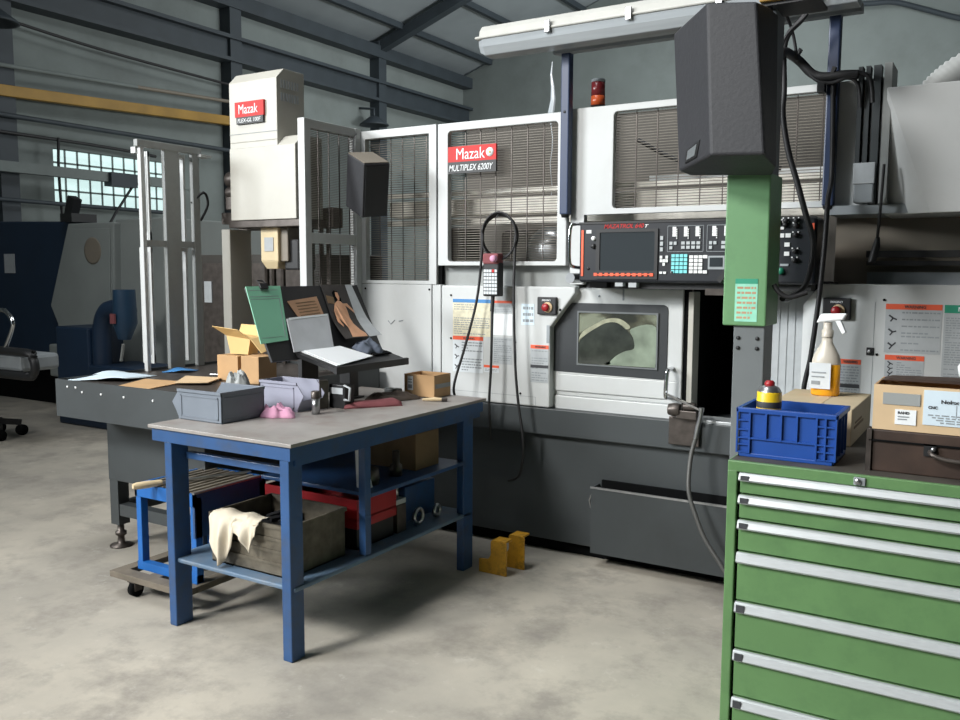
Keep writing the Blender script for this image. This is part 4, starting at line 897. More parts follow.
cable('hanging_cable', [(-0.70, 4.06, 2.36), (-0.689, 4.06, 1.984), (-0.69, 4.0, 1.857), (-0.695, 4.0, 1.687), (-0.704, 4.0, 1.515), (-0.717, 4.0, 1.341), (-0.735, 4.0, 1.164), (-0.759, 4.0, 1.0), (-0.77, 4.0, 0.6)], 0.011, RUBBER, 'thick black cable hanging straight down in front of the right machine cover')
cable('thin_cable', [(-0.70, 3.85, 2.72), (-0.78, 3.85, 2.60), (-0.86, 3.82, 2.50), (-0.86, 3.74, 2.3), (-0.86, 3.715, 2.1)], 0.006, RUBBER, 'thin black cable beside the big loudspeaker running up to the lamp')
cable('thin_cable', [(-0.877, 3.80, 2.66), (-0.856, 3.95, 2.574), (-0.835, 3.98, 2.45)], 0.007, RUBBER, 'short black cable dropping from the jib arm to the cable bundle')
dh = M(); P = smooth_path([Vector((-0.36, 4.3, 2.28)), Vector((-0.315, 4.3, 2.345)), Vector((-0.22, 4.32, 2.42)), Vector((-0.05, 4.35, 2.48)), Vector((0.2, 4.4, 2.52))], 12)
dh.tube(P, [0.06 + 0.004 * math.cos(i * math.pi) for i in range(len(P))], n=16)
single(dh.build('exhaust_duct', WHITEHOSE), 'white ribbed exhaust hose curving up behind the upper right enclosure', 'hose')

# ================================================================== WORKBENCH
wb = thing('workbench', 'blue steel workbench with worn grey top and lower shelves in the foreground', 'workbench', (-2.74, 3.14, 0))
M().box((-3.150, -2.315), (2.415, 3.87), (0.870, 0.885)).build('tabletop', BENCHTOP, wb, 0.002)
M().box((-3.135, -2.33), (2.425, 2.455), (0.815, 0.870)).box((-3.135, -2.33), (3.83, 3.86), (0.815, 0.870)).box((-3.135, -3.10), (2.455, 3.83), (0.815, 0.870)).box((-2.365, -2.33), (2.455, 3.83), (0.79, 0.870)).build('apron', BENCHBLUE, wb)
LEGS = ((-3.065, -3.02, 2.43, 2.52), (-2.392, -2.343, 2.43, 2.505), (-2.378, -2.335, 3.68, 3.77), (-3.06, -3.015, 3.68, 3.77))
for x0, x1, y0, y1 in LEGS: M().box((x0, x1), (y0, y1), (0, 0.816)).build('leg', BENCHBLUE, wb, 0.004)
M().box((-2.372, -2.335), (2.885, 2.925), (0.31, 0.79)).build('middle_leg', BENCHBLUE, wb, 0.003)
M().box((-3.015, -2.378), (2.50, 2.53), (0.735, 0.765)).build('rail', BENCHBLUE, wb, 0.002)
M().box((-3.075, -2.335), (2.445, 3.76), (0.283, 0.303)).build('lower_shelf', SHELFBLUE, wb, 0.006)
M().box((-3.0, -2.335), (2.925, 3.70), (0.560, 0.578)).build('middle_shelf', BENCHBLUE, wb, 0.003)
# stacking bins
def bin_(name, mt, label, x0, x1, y0, y1, z0, z1, mouth):
    t = thing(name, label, 'bin', ((x0 + x1) / 2, (y0 + y1) / 2, z0))
    o = M(); o.box((x0, x1), (y0, y1), (z0, z0 + .005)); H = z1 - z0
    s_ = 1 if mouth == '+X' else -1; xm, xb = (x1, x0) if s_ > 0 else (x0, x1)
    side = [(xb, z0), (xm - s_ * .01, z0), (xm + s_ * .04, z0 + H * .55), (xm - s_ * .01, z1), (xb, z1)]
    if s_ < 0: side = side[::-1]
    for y in (y0, y1 - .006): o.xz(side, y, y + .006)
    o.box((xb, xb + s_ * .006), (y0, y1), (z0, z1)); o.hexa([(xm - s_ * .01, y0, z0), (xm - s_ * .006, y0, z0), (xm - s_ * .006, y1, z0), (xm - s_ * .01, y1, z0), (xm + s_ * .02, y0, z0 + H * .4), (xm + s_ * .024, y0, z0 + H * .4), (xm + s_ * .024, y1, z0 + H * .4), (xm + s_ * .02, y1, z0 + H * .4)])
    body = o.build('body', mt, t, 0.0015)
    for y in (y0 - .006, y1): M().box((min(xb, xm), max(xb, xm)), (y, y + .006), (z1 - .012, z1)).build('rim', mt, t)
    r = M(); y = y0 - .003
    a0, a1 = min(xb, xm) + .02, max(xb, xm) - .02
    for q in ((a0, a1, z0 + .015, z0 + .02), (a0, a1, z1 - .03, z1 - .025), (a0, a0 + .005, z0 + .015, z1 - .025), (a1 - .005, a1, z0 + .015, z1 - .025)): r.box((q[0], q[1]), (y, y + .003), (q[2], q[3]))
    if s_ < 0:
        X_ = xb
        for q in ((y0 + .02, y1 - .02, z0 + .015, z0 + .02), (y0 + .02, y1 - .02, z1 - .03, z1 - .025)): r.box((X_, X_ + .003), (q[0], q[1]), (q[2], q[3]))
    r.build('embossed_panel', mt, t)
    return t
bin_('stacking_bin', GREYBIN, 'blue grey plastic stacking bin at the front left corner of the workbench', -3.15, -2.872, 2.58, 2.83, 0.885, 1.022, '-X')
bin_('stacking_bin', LILBIN, 'lilac grey plastic stacking bin behind the pink cloth on the workbench', -3.06, -2.82, 2.99, 3.14, 0.885, 1.025, '+X')
single(cloth('cloth', PINK, -2.83, 2.87, 0.885, 0.18, 0.15, 0.058, 11, 0.3), 'crumpled pink cloth on the workbench between the two bins', 'cloth')
ct = thing('steel_sleeve', 'upright steel tool sleeve with dark top on the workbench right of the lilac bin', 'tool holder', (-2.715, 3.0, 0.885))
M().lathe((-2.715, 3.0, 0.885), [(0.001, 0), (0.019, 0), (0.019, 0.075), (0.001, 0.075)], 0, 20).build('sleeve', STEEL, ct)
M().lathe((-2.715, 3.0, 0.960), [(0.021, 0), (0.021, 0.03), (0.016, 0.034), (0.012, 0.034), (0.012, 0.01), (0.001, 0.01)], 0, 20).build('collar', DSTEEL, ct)
hp = thing('gauge_box', 'small dark gauge with grey bracket handle behind the steel sleeve', 'gauge', (-2.77, 3.16, 0.885))
M().box((-2.80, -2.70), (3.19, 3.26), (0.885, 1.0)).build('body', BLACK, hp, 0.004)
M().tube([(-2.70, 3.185, 0.93), (-2.665, 3.18, 0.93), (-2.66, 3.18, 0.99), (-2.70, 3.185, 1.0)], 0.006).build('handle', LABELG, hp)
M().box((-2.79, -2.71), (3.185, 3.19), (0.955, 0.985)).build('face', LABELG, hp)
M().hexa([(-2.83, 3.14, 0.885), (-2.80, 3.12, 0.885), (-2.78, 3.16, 0.885), (-2.81, 3.18, 0.885), (-2.835, 3.15, 1.02), (-2.805, 3.13, 1.02), (-2.785, 3.17, 1.02), (-2.815, 3.19, 1.02)]).build('bracket', DSTEEL, hp)
mr = thing('folded_cloth', 'folded maroon cloth lying near the front edge of the workbench', 'cloth', (-2.66, 3.32, 0.885))
P = [(-0.14, 0), (-0.135, 0.02), (-0.06, 0.03), (0.04, 0.028), (0.12, 0.035), (0.15, 0.022), (0.155, 0)]
def along(u, v, z): c, s = math.cos(0.95), math.sin(0.95); return (-2.665 + u * c - v * s, 3.33 + u * s + v * c, 0.885 + z)
M().rings([[along(u, v, z * k) for u, z in P] for v, k in ((-.06, .25), (-.05, .9), (0, 1.0), (.045, .8), (.06, .2))]).build('fold', MAROON, mr)
single(cloth('dark_cloth', DRAG, -2.70, 3.56, 0.885, 0.28, 0.17, 0.05, 21, 0.9), 'rumpled brown grey cloth on the workbench between maroon cloth and carton', 'cloth')
single(M().box((-2.83, -2.74), (3.66, 3.71), (0.886, 0.925)).build('plastic_block', OLDWHITE, None, 0.008), 'small white plastic block at the back of the workbench left of the carton', 'block')
bx = thing('open_carton', 'small open cardboard carton with white label on the far end of the workbench', 'box', (-2.62, 3.76, 0.885))
open_box(M(), -2.722, -2.53, 3.70, 3.855, 0.886, 1.005, 0.004).build('carton_body', CARD, bx)
lb = M().box((-2.70, -2.665), (3.698, 3.70), (0.92, 0.995)).build('label', PURE, bx)
M().box((-2.695, -2.67), (3.6965, 3.698), (0.93, 0.95)).box((-2.695, -2.67), (3.6965, 3.698), (0.96, 0.965)).box((-2.695, -2.67), (3.6965, 3.698), (0.975, 0.98)).build('print', INKG, lb)
M().box((-2.531, -2.528), (3.71, 3.85), (0.935, 0.958)).build('tape_strip', OLDWHITE, bx)
br = thing('hand_brush', 'small brush with pale wooden handle in front of the open carton', 'brush', (-2.48, 3.62, 0.885))
M().tube([(-2.52, 3.58, 0.897), (-2.47, 3.62, 0.898), (-2.44, 3.635, 0.897)], [0.006, 0.010, 0.008], n=10).build('handle', WOODH, br)
M().tube([(-2.44, 3.635, 0.897), (-2.415, 3.65, 0.896)], 0.011, n=10).build('ferrule', DSTEEL, br)

# ---- document stand
ds = thing('document_stand', 'black document stand with sloping desk on a post at the back of the workbench', 'stand', (-2.92, 3.45, 0.885))
M().box((-2.99, -2.87), (3.42, 3.55), (0.885, 0.895)).box((-2.955, -2.885), (3.45, 3.52), (0.895, 1.12)).build('pole', BLACK, ds, 0.003)
def onb(t, y, o=0):   # point on the leaning board, t = 0 top .. 1 bottom
    return (-3.12 + .17 * t + o * .87, y, 1.467 - .30 * t + o * .49)
def bquad(p0, p1, p2, p3, o0, o1):  # (t, y) corners
    return [onb(*p, o0) for p in (p0, p1, p2, p3)] + [onb(*p, o1) for p in (p0, p1, p2, p3)]
M().hexa(bquad((1.15, 2.94), (1.15, 3.77), (0, 3.80), (0, 2.97), -.012, 0)).build('backboard', BLACK, ds)
M().hexa([(-2.95, 3.11, 1.135), (-2.70, 3.115, 1.068), (-2.70, 3.69, 1.065), (-2.95, 3.70, 1.13), (-2.95, 3.11, 1.155), (-2.70, 3.115, 1.088), (-2.70, 3.69, 1.085), (-2.95, 3.70, 1.15)]).build('desk', BLACK, ds)
M().hexa([(-2.70, 3.115, 1.062), (-2.685, 3.115, 1.060), (-2.685, 3.69, 1.057), (-2.70, 3.69, 1.059), (-2.70, 3.115, 1.096), (-2.685, 3.115, 1.094), (-2.685, 3.69, 1.091), (-2.70, 3.69, 1.093)]).build('front_lip', BLACK, ds)
M().box((-2.99, -2.965), (3.18, 3.30), (0.885, 1.13)).build('side_support', BLACK, ds)
cl = thing('clipboard', 'green printed form held by a black clip at the left end of the document stand', 'clipboard', onb(.87, 3.0))
M().hexa(bquad((.88, 2.91), (.86, 3.095), (0.0, 3.195), (-.0, 2.965), .003, .007)).build('form', CLIPG, cl)
pr = M()
for t in (.06, .16, .2): pr.hexa(bquad((t + .008, 2.975 - t * .06), (t + .008, 3.17 - t * .1), (t, 3.17 - t * .1), (t, 2.975 - t * .06), .007, .0078))
pr.hexa(bquad((.82, 3.08), (.82, 3.084), (.2, 3.154), (.2, 3.150), .007, .0078)); pr.hexa(bquad((.80, 2.93), (.80, 3.07), (.795, 3.07), (.795, 2.93), .007, .0078))
pr.build('printed_lines', INKG, cl)
M().hexa(bquad((.05, 3.05), (.05, 3.10), (-.03, 3.10), (-.03, 3.05), .007, .018)).tube([onb(-.03, 3.055, .015), onb(-.1, 3.06, .0), onb(-.1, 3.09, .0), onb(-.03, 3.095, .015)], 0.004).build('clip', BLACK, cl)
nt = thing('note_card', 'brown printed card on the document stand above the plastic sleeve', 'card', onb(.45, 3.3))
M().hexa(bquad((.60, 3.24), (.52, 3.42), (.19, 3.425), (.25, 3.20), .003, .006)).build('card', NOTE, nt)
pr = M()
for i in range(5): pr.hexa(bquad((.50 - i * .05, 3.25), (.475 - i * .05, 3.40), (.46 - i * .05, 3.40), (.485 - i * .05, 3.25), .006, .007))
pr.build('print', CARDD, nt)
sl = thing('plastic_sleeve', 'grey plastic document sleeve leaning on the document stand', 'sleeve', onb(1, 3.25))
M().hexa(bquad((1.06, 3.09), (1.04, 3.38), (.50, 3.445), (.54, 3.135), .010, .014)).build('sleeve', SLEEVE, sl)
M().hexa(bquad((.56, 3.15), (.53, 3.43), (.50, 3.44), (.53, 3.15), .0141, .0155)).build('paper_edge', PURE, sl)
cn = thing('pin_up_calendar', 'calendar sheet with a figure photograph curling off the right end of the document stand', 'calendar', onb(1, 3.6))
nseg = 8; rows = []
for i in range(nseg + 1):
    t = i / nseg; o = .004 + .05 * max(0, t - .55) ** 1.5 * 3
    rows.append([onb(t * .98, 3.495 - .045 * t, o), onb(t * .98, 3.69 - .045 * t, o), onb(t * .98, 3.745 - .006 * t, o + .01 * t)])
mb = M()
for i in range(nseg):
    for j in range(2):
        q = [rows[i][j], rows[i][j + 1], rows[i + 1][j + 1], rows[i + 1][j]]
        mb.hexa(q + [(p[0] + .0015, p[1], p[2] + .001) for p in q], j)
cal = mb.build('calendar_sheet', [POSTERD, LABELG], cn, fix=True)
def cp_(t, s):    # point on the calendar picture
    i = min(nseg - 1, int(t * nseg)); f = t * nseg - i
    a_ = Vector(rows[i][0]).lerp(Vector(rows[i + 1][0]), f); c_ = Vector(rows[i][1]).lerp(Vector(rows[i + 1][1]), f)
    p = a_.lerp(c_, s); return p
def patch(pts, mt, nm, o):
    dv = Vector((.87, 0, .49))
    f = [cp_(t, s) + dv * o for t, s in pts]; g_ = [p - dv * .0006 for p in f]; n_ = len(pts); c0 = sum(f, Vector()) / n_
    vs = f + g_; mb = M(); mb.add(vs, [tuple(range(n_)), tuple(range(2 * n_ - 1, n_ - 1, -1))] + [(i, i + n_, (i + 1) % n_ + n_, (i + 1) % n_) for i in range(n_)])
    return mb.build(nm, mt, cn)
patch([(.18, .06), (.32, .04), (.34, .30), (.22, .34)], CARDD, 'picture_background', .0036)
patch([(.10, .42), (.12, .56), (.25, .62), (.36, .60), (.34, .40), (.22, .34), (.14, .34)], SHADOWGAP, 'picture_hair', .0038)
patch([(.13, .46), (.14, .56), (.22, .58), (.28, .53), (.28, .48), (.2, .44)], SKIN, 'picture_face', .0044)
patch([(.28, .46), (.33, .30), (.46, .18), (.56, .20), (.66, .34), (.78, .42), (.90, .36), (.98, .30), (.99, .92), (.93, .94), (.84, .82), (.72, .72), (.60, .70), (.48, .72), (.38, .70), (.30, .56)], SKIN, 'picture_figure', .0046)
patch([(.42, .26), (.44, .18), (.66, .14), (.76, .26), (.72, .30), (.64, .24), (.5, .30)], SKIN, 'picture_arm', .0050)
patch([(.34, .62), (.44, .84), (.52, .98), (.48, .99), (.34, .80)], SKIN, 'picture_arm', .0050)
pp = M()
def ond(u, y, o=0): return (-2.95 + .25 * u + o * .26, y, 1.152 - .066 * u + o)
pts = [(.06, 3.14), (.02, 3.42), (.72, 3.47), (.94, 3.15)]
single(pp.hexa([ond(u, y, .005) for u, y in pts] + [ond(u, y, .009) for u, y in pts]).hexa([ond(u + .02, y + .015, .0095) for u, y in pts] + [ond(u + .02, y + .015, .012) for u, y in pts]).build('paper_stack', PURE), 'white sheets of paper lying on the desk of the document stand', 'paper')
rg = cloth('slate_rag', SLATERAG, -2.86, 3.56, 1.128, 0.15, 0.16, 0.06, 31, 0.2); rg.data.transform(Matrix.Translation((2.86, -3.56, -1.128))); rg.data.transform(Matrix.Rotation(math.atan2(.066, .25), 4, 'Y')); rg.data.transform(Matrix.Translation((-2.86, 3.56, 1.134)))
single(rg, 'slate grey rag on the desk of the document stand under the calendar', 'cloth')
single(M().hexa([ond(.55, 3.52, .004), ond(.55, 3.66, .004), ond(.70, 3.66, .004), ond(.70, 3.52, .004), ond(.55, 3.52, .012), ond(.55, 3.66, .012), ond(.70, 3.66, .012), ond(.70, 3.52, .012)]).build('pen_case', SHADOWGAP, None, 0.003), 'flat black case on the document stand desk beside the slate rag', 'case')

# ---- under the bench
cr = thing('metal_crate', 'dirty grey metal crate with cream rag on the lower shelf of the workbench', 'crate', (-2.64, 2.68, 0.303))
open_box(M(), -2.87, -2.43, 2.505, 2.86, 0.304, 0.515, 0.006).build('crate_body', METALBOX, cr)
M().box((-2.877, -2.423), (2.498, 2.508), (0.503, 0.52)).box((-2.877, -2.423), (2.857, 2.867), (0.503, 0.52)).box((-2.877, -2.867), (2.5, 2.86), (0.503, 0.52)).box((-2.433, -2.423), (2.5, 2.86), (0.503, 0.52)).build('rim', METALBOX, cr)
rb = M()
for z in (.35, .40, .45): rb.box((-2.86, -2.44), (2.50, 2.506), (z, z + .014))
rb.build('ribs', METALBOX, cr)
M().box((-2.432, -2.424), (2.50, 2.51), (0.304, 0.515)).build('corner_edge', STEEL, cr)
sc = M(); rnd = random.Random(4)
for i in range(14): sc.obox((rnd.uniform(-2.82, -2.5), rnd.uniform(2.56, 2.8), rnd.uniform(.42, .47)), (rnd.uniform(.04, .12), .02, .02), (rnd.uniform(-.4, .4), rnd.uniform(-.4, .4), rnd.uniform(0, 3)))
sc.box((-2.85, -2.45), (2.52, 2.85), (.31, .43)); so = single(sc.build('scrap_pieces', BLACK), 'dark metal scrap lying inside the dirty metal crate', 'scrap'); so['kind'] = 'stuff'
# rag draped over the crate
rg = M(); n = 40; cols = []
def dr(u, v):   # u across, v along the drape (0 inside, 1 hanging end)
    wob = -.012 + .012 * math.sin(15 * u + 1) + .006 * math.sin(31 * u + 3 * v)
    if u < .52: hang = .05 + .15 * math.sin(math.pi * (.12 + .8 * u / .52)) ** .8
    elif u < .66: hang = .055
    else: hang = .05 + .075 * max(0, 1 - abs(u - .80) / .16)
    s = v * (hang + .07)
    x = -2.845 + .285 * u + .012 * v * math.sin(11 * u)
    if s < .05: return (x, 2.545 - s, .523 + .01 * math.sin(7 * u) ** 2 + .004)
    if s < .075: return (x, 2.492 - .010 * math.sin((s - .05) / .025 * 3.14), .525 - (s - .05) * .6)
    return (x, 2.484 + wob * min(1, (s - .07) * 14) - .012, .51 - (s - .075))
for i in range(n + 1): cols.append([dr(i / n, j / 12) for j in range(13)])
vs = [p for c in cols for p in c]; vs2 = [(x + .001, y - .003, z + .003) for x, y, z in vs]; N = len(vs); fs = []
for i in range(n):
    for j in range(12):
        a = i * 13 + j; fs.append((a, a + 1, a + 14, a + 13)); fs.append((a + N, a + 13 + N, a + 14 + N, a + 1 + N))
edge = [j for j in range(13)] + [i * 13 + 12 for i in range(1, n + 1)] + [n * 13 + j for j in range(11, -1, -1)] + [i * 13 for i in range(n - 1, 0, -1)]
for i, a in enumerate(edge):
    b_ = edge[(i + 1) % len(edge)]; fs.append((a, a + N, b_ + N, b_))
single(M().add(vs + vs2, fs, 0, True).build('draped_rag', RAGC), 'cream rag draped over the front rim of the dirty metal crate', 'cloth')
rt = open_box(M(), -2.98, -2.42, 2.93, 3.22, 0.44, 0.535, 0.006).box((-2.98, -2.42), (2.93, 3.22), (0.40, 0.445)).build('red_tray', TRAYRED)
single(rt, 'red plastic tray behind the metal crate under the workbench', 'tray')
sup = open_box(M(), -2.97, -2.43, 2.94, 3.21, 0.304, 0.40, 0.01).build('dark_box', BLACK); single(sup, 'dark box under the red tray on the lower shelf', 'box')
# clutter on the shelves (dark, behind the bench)
tl = thing('drill_holder', 'upright grey tool holder on the lower shelf behind the dirty metal crate', 'tool holder', (-2.46, 3.24, 0.303))
M().box((-2.49, -2.42), (3.23, 3.30), (0.304, 0.44)).build('body', DSTEEL, tl, 0.004); M().box((-2.485, -2.425), (3.225, 3.305), (0.44, 0.465)).build('cap', LABELG, tl, 0.003); M().lathe((-2.455, 3.265, 0.465), [(0.001, 0), (0.012, 0), (0.012, 0.08), (0.001, 0.08)], 0, 12).build('shank', STEEL, tl)
for i, (x, y, r_, lb) in enumerate(((-2.42, 3.40, .035, 'larger bright steel ring on the lower shelf right of the tool holder'), (-2.42, 3.56, .026, 'smaller bright steel ring at the right end of the lower shelf'))):
    ring = [(x, y + r_ * math.cos(t), .304 + r_ + .011 + r_ * math.sin(t)) for t in [2 * math.pi * q / 20 for q in range(20)]]
    single(M().tube(ring, 0.011, closed=True).build('steel_ring', STEEL), lb, 'ring', 'steel rings on the lower shelf')
bxs = thing('tool_box', 'dark blue tool box at the far end of the lower shelf', 'box', (-2.6, 3.62, 0.304)); M().box((-2.75, -2.50), (3.40, 3.66), (0.304, 0.48)).build('body', BENCHBLUE, bxs, 0.005); M().tube([(-2.62, 3.45, .48), (-2.62, 3.46, .51), (-2.62, 3.60, .51), (-2.62, 3.61, .48)], .008).build('handle', BLACK, bxs)
single(M().lathe((-2.46, 3.06, 0.578), [(0.001, 0), (0.05, 0), (0.055, .03), (0.05, .07), (0.02, .08), (0.001, .08)], 0, 20).build('round_casting', DSTEEL), 'round dark casting on the middle shelf beside the middle leg', 'casting')
single(M().lathe((-2.45, 3.26, 0.578), [(0.001, 0), (0.03, 0), (0.03, .05), (0.018, .06), (0.018, .12), (0.001, .12)], 0, 16).build('oil_can', DSTEEL), 'small dark can on the middle shelf right of the round casting', 'can')
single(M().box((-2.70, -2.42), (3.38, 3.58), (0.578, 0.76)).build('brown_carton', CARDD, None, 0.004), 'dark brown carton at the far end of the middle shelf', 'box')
single(M().hexa([(-2.46, 2.98, .578), (-2.40, 2.97, .578), (-2.40, 3.02, .578), (-2.46, 3.03, .578), (-2.47, 2.98, .79), (-2.44, 2.97, .80), (-2.44, 2.98, .80), (-2.47, 2.99, .79)]).build('white_card', PURE), 'white card standing on the middle shelf just under the bench top', 'card')

# ---- blue rack on a dolly beside the bench
dl = thing('dolly', 'flat wooden dolly on castors under the small blue rack', 'dolly', (-3.35, 2.83, 0))
f = M(); f.box((-3.61, -3.08), (2.525, 2.59), (0.085, 0.115)); f.box((-3.61, -3.08), (3.08, 3.14), (0.085, 0.115)); f.box((-3.61, -3.545), (2.59, 3.08), (0.085, 0.115)); f.box((-3.145, -3.08), (2.59, 3.08), (0.085, 0.115)); f.box((-3.4, -3.33), (2.59, 3.08), (0.085, 0.115))
f.build('frame', mat('weathered_wood', (108, 100, 88), 0.7, 0, 0.2, 12), dl, 0.002)
for x, y in ((-3.48, 2.57), (-3.14, 2.57), (-3.55, 3.10), (-3.13, 3.10)):
    fk = M().box((x - .025, x + .025), (y - .028, y + .028), (0.072, 0.085)).box((x - .022, x - .017), (y - .02, y + .02), (0.03, 0.075)).box((x + .017, x + .022), (y - .02, y + .02), (0.03, 0.075)).build('castor_fork', DSTEEL, dl)
    M().lathe((x, y, 0.036), [(0.001, -.014), (0.036, -.014), (0.036, .014), (0.001, .014)], 0, 18, 'X').build('castor_wheel', SHADOWGAP, fk)
rk = thing('blue_rack', 'bright blue steel rack with grey grooved top left of the workbench', 'rack', (-3.32, 2.83, 0.115))
for x in (-3.515, -3.135):
    for y in (2.615, 3.01): M().box((x, x + .035), (y, y + .04), (0.116, 0.52)).build('leg', RACKBLUE, rk, 0.003)
M().box((-3.515, -3.10), (2.61, 2.625), (0.475, 0.535)).box((-3.515, -3.10), (3.04, 3.055), (0.475, 0.535)).box((-3.515, -3.50), (2.61, 3.05), (0.475, 0.535)).build('top_frame', RACKBLUE, rk)
M().box((-3.113, -3.10), (2.61, 3.05), (0.33, 0.535)).build('side_panel', BENCHBLUE, rk)
M().box((-3.515, -3.10), (2.612, 2.65), (0.116, 0.155)).build('bottom_rail', RACKBLUE, rk); M().box((-3.515, -3.10), (3.015, 3.05), (0.116, 0.155)).build('bottom_rail', RACKBLUE, rk)
tp = M().box((-3.50, -3.113), (2.625, 3.04), (0.515, 0.53))
for i in range(9): tp.box((-3.48 + i * .042, -3.462 + i * .042), (2.63, 3.035), (0.53, 0.537))
tp.build('grooved_top', mat('scuffed_steel', (136, 128, 116), 0.45, 0.3, 0.25, 18), rk)
M().box((-3.113, -3.098), (2.61, 3.055), (0.535, 0.542)).build('bright_edge', STEEL, rk)
fl = thing('file', 'long steel file with pale wooden handle lying on the blue rack', 'file', (-3.30, 2.8, 0.537))
M().tube([(-3.40, 2.515, 0.554), (-3.395, 2.53, 0.554), (-3.375, 2.585, 0.554), (-3.355, 2.64, 0.554)], [0.012, 0.017, 0.018, 0.012], n=12).build('handle', WOODH, fl)
M().bar((-3.355, 2.64, 0.552), (-3.20, 3.05, 0.545), 0.018, 0.008).build('blade', STEEL, fl)

# ---- yellow brackets on the floor
b = thing('yellow_bracket', 'nearer of the two small yellow steel brackets on the floor by the machine', 'bracket', (-2.16, 3.77, 0), group='yellow brackets on the floor')
prof = [(-2.270, 0.0), (-2.108, 0.0), (-2.108, 0.165), (-2.122, 0.18), (-2.19, 0.18), (-2.20, 0.17), (-2.20, 0.10), (-2.215, 0.075), (-2.270, 0.07)]
M().xz(prof, 3.725, 3.737).box((-2.19, -2.115), (3.73, 3.80), (0.168, 0.18)).build('plate', YEL, b, 0.003)
b2 = copy_tree(b); b2.location.x += 0.03; b2.location.y += 0.135; b2['label'] = 'farther of the two small yellow steel brackets on the floor by the machine'
single(sheet('paper_scrap', LABELG, [(-2.78, 3.80), (-2.62, 3.86), (-2.56, 4.0), (-2.66, 4.04), (-2.80, 3.93)], 0.001, 0.006, 'x', 'paper', None, [0, .02, .03, .02, .005]), 'grey scrap of paper on the floor under the far end of the workbench', 'paper')

# ================================================================== GREEN DRAWER CABINET
gc = thing('drawer_cabinet', 'green steel drawer cabinet with aluminium handle rails at the right edge', 'cabinet', (-0.11, 2.94, 0))
CX0, CX1, CY0, CY1 = -0.680, 0.46, 2.52, 3.36
c = M(); c.box((CX0, CX0 + .028), (CY0, CY1), (0.0, 0.972)); c.box((CX1 - .028, CX1), (CY0, CY1), (0, 0.972)); c.box((CX0, CX1), (CY1 - .01, CY1), (0, 0.972)); c.box((CX0, CX1), (CY0, CY1), (0.968, 1.0)); c.box((CX0 + .02, CX1 - .02), (CY0 + .01, CY1), (0.0, 0.05)); c.box((CX0 + .02, CX1 - .02), (CY0 + .05, CY0 + .06), (0.05, 0.97))
c.build('body', GREEN, gc, 0.003)
M().box((CX0 + .006, CX1 - .006), (CY0 + .012, CY1 - .01), (0.9995, 1.001)).build('top_mat', CABTOP, gc)
M().box((CX0 + .028, CX0 + .036), (CY0 + .02, CY0 + .05), (0.05, 0.968)).build('stile_gap', SHADOWGAP, gc)
tops = [0.967, 0.901, 0.826, 0.729, 0.578, 0.430, 0.283, 0.14, 0.052]; hh = [.023, .025, .026, .031, .031, .031, .031, .031]
dx0, dx1 = CX0 + .036, CX1 - .036
for i in range(8):
    zt, zb = tops[i], tops[i + 1] + .005
    dr_ = M().box((dx0, dx1), (CY0 + .006, CY0 + .03), (zb, zt)).build('drawer', GREEN, gc, 0.002)
    h = hh[i]
    M().yz([(CY0 + .006, zt - h), (CY0 - .010, zt - h), (CY0 - .016, zt - h + .006), (CY0 - .010, zt - .004), (CY0 - .004, zt), (CY0 + .006, zt)], dx0, dx1).build('handle', ALU, dr_)
    if i != 3: M().box((dx0 + .006, dx0 + .030), (CY0 - .0162, CY0 - .010), (zt - h + .005, zt - .006)).build('label_tag', INK, dr_)
lk = M().box((-0.336, -0.306), (CY0 - .006, CY0), (0.972, 0.994)).build('lock', INKG, gc, 0.002)
M().lathe((-0.325, CY0 - .012, 0.983), [(0.001, 0), (0.008, 0), (0.009, .006)], 0, 14, 'Y').build('lock_barrel', STEEL, lk)

# ---- blue plastic crate
bc = thing('blue_crate', 'blue ribbed plastic crate at the left front corner of the green cabinet', 'crate', (-0.52, 2.68, 1.0))
X0, X1, YA, YB, ZA, ZB = -0.678, -0.392, 2.585, 2.80, 1.001, 1.148
open_box(M(), X0 + .008, X1 - .008, YA + .008, YB - .008, ZA, ZB, 0.005).build('crate_body', CRATEB, bc)
r_ = M(); r_.box((X0, X1), (YA, YA + .008), (ZB - .014, ZB)); r_.box((X0, X1), (YB - .008, YB), (ZB - .014, ZB)); r_.box((X0, X0 + .008), (YA, YB), (ZB - .014, ZB)); r_.box((X1 - .008, X1), (YA, YB), (ZB - .014, ZB))
r_.box((X0 + .012, X1 - .012), (YA + .004, YB - .004), (ZA, ZA + .012)); r_.build('rim', CRATEB, bc, 0.002)
rb = M(); yf = YA
for fx in (.13, .145, .34, .52, .69, .80, .86, .93): pass
for x in (X0 + .002, X0 + .038, X0 + .085, X0 + .128, X0 + .172, X1 - .060, X1 - .036, X1 - .008):
    z0 = ZA + .012 if x < X0 + .05 or x > X1 - .07 else ZA + .058
    rb.box((x, x + .005), (YA, YA + .009), (z0, ZB - .012))
for z in (ZA + .055,): rb.box((X0 + .04, X1 - .06), (YA + .001, YA + .009), (z, z + .005))
for z in (ZA + .012, ZA + .035, ZA + .055, ZA + .08, ZA + .108):
    rb.box((X0 + .002, X0 + .04), (YA + .001, YA + .009), (z, z + .004)); rb.box((X1 - .060, X1 - .004), (YA + .001, YA + .009), (z, z + .004))
for y in (YA + .06, YA + .11, YA + .16): rb.box((X1 - .009, X1), (y, y + .004), (ZA + .02, ZB - .012))
rb.build('ribs', CRATEB, bc)
cn = thing('spray_can', 'yellow spray can with red cap standing in the blue crate', 'can', (-0.605, 2.68, 1.006))
M().lathe((-0.605, 2.68, 1.007), [(0.001, 0), (0.034, 0), (0.036, .004), (0.036, .180), (0.034, .184), (0.001, .184)], 0, 24).build('body', CANY, cn)
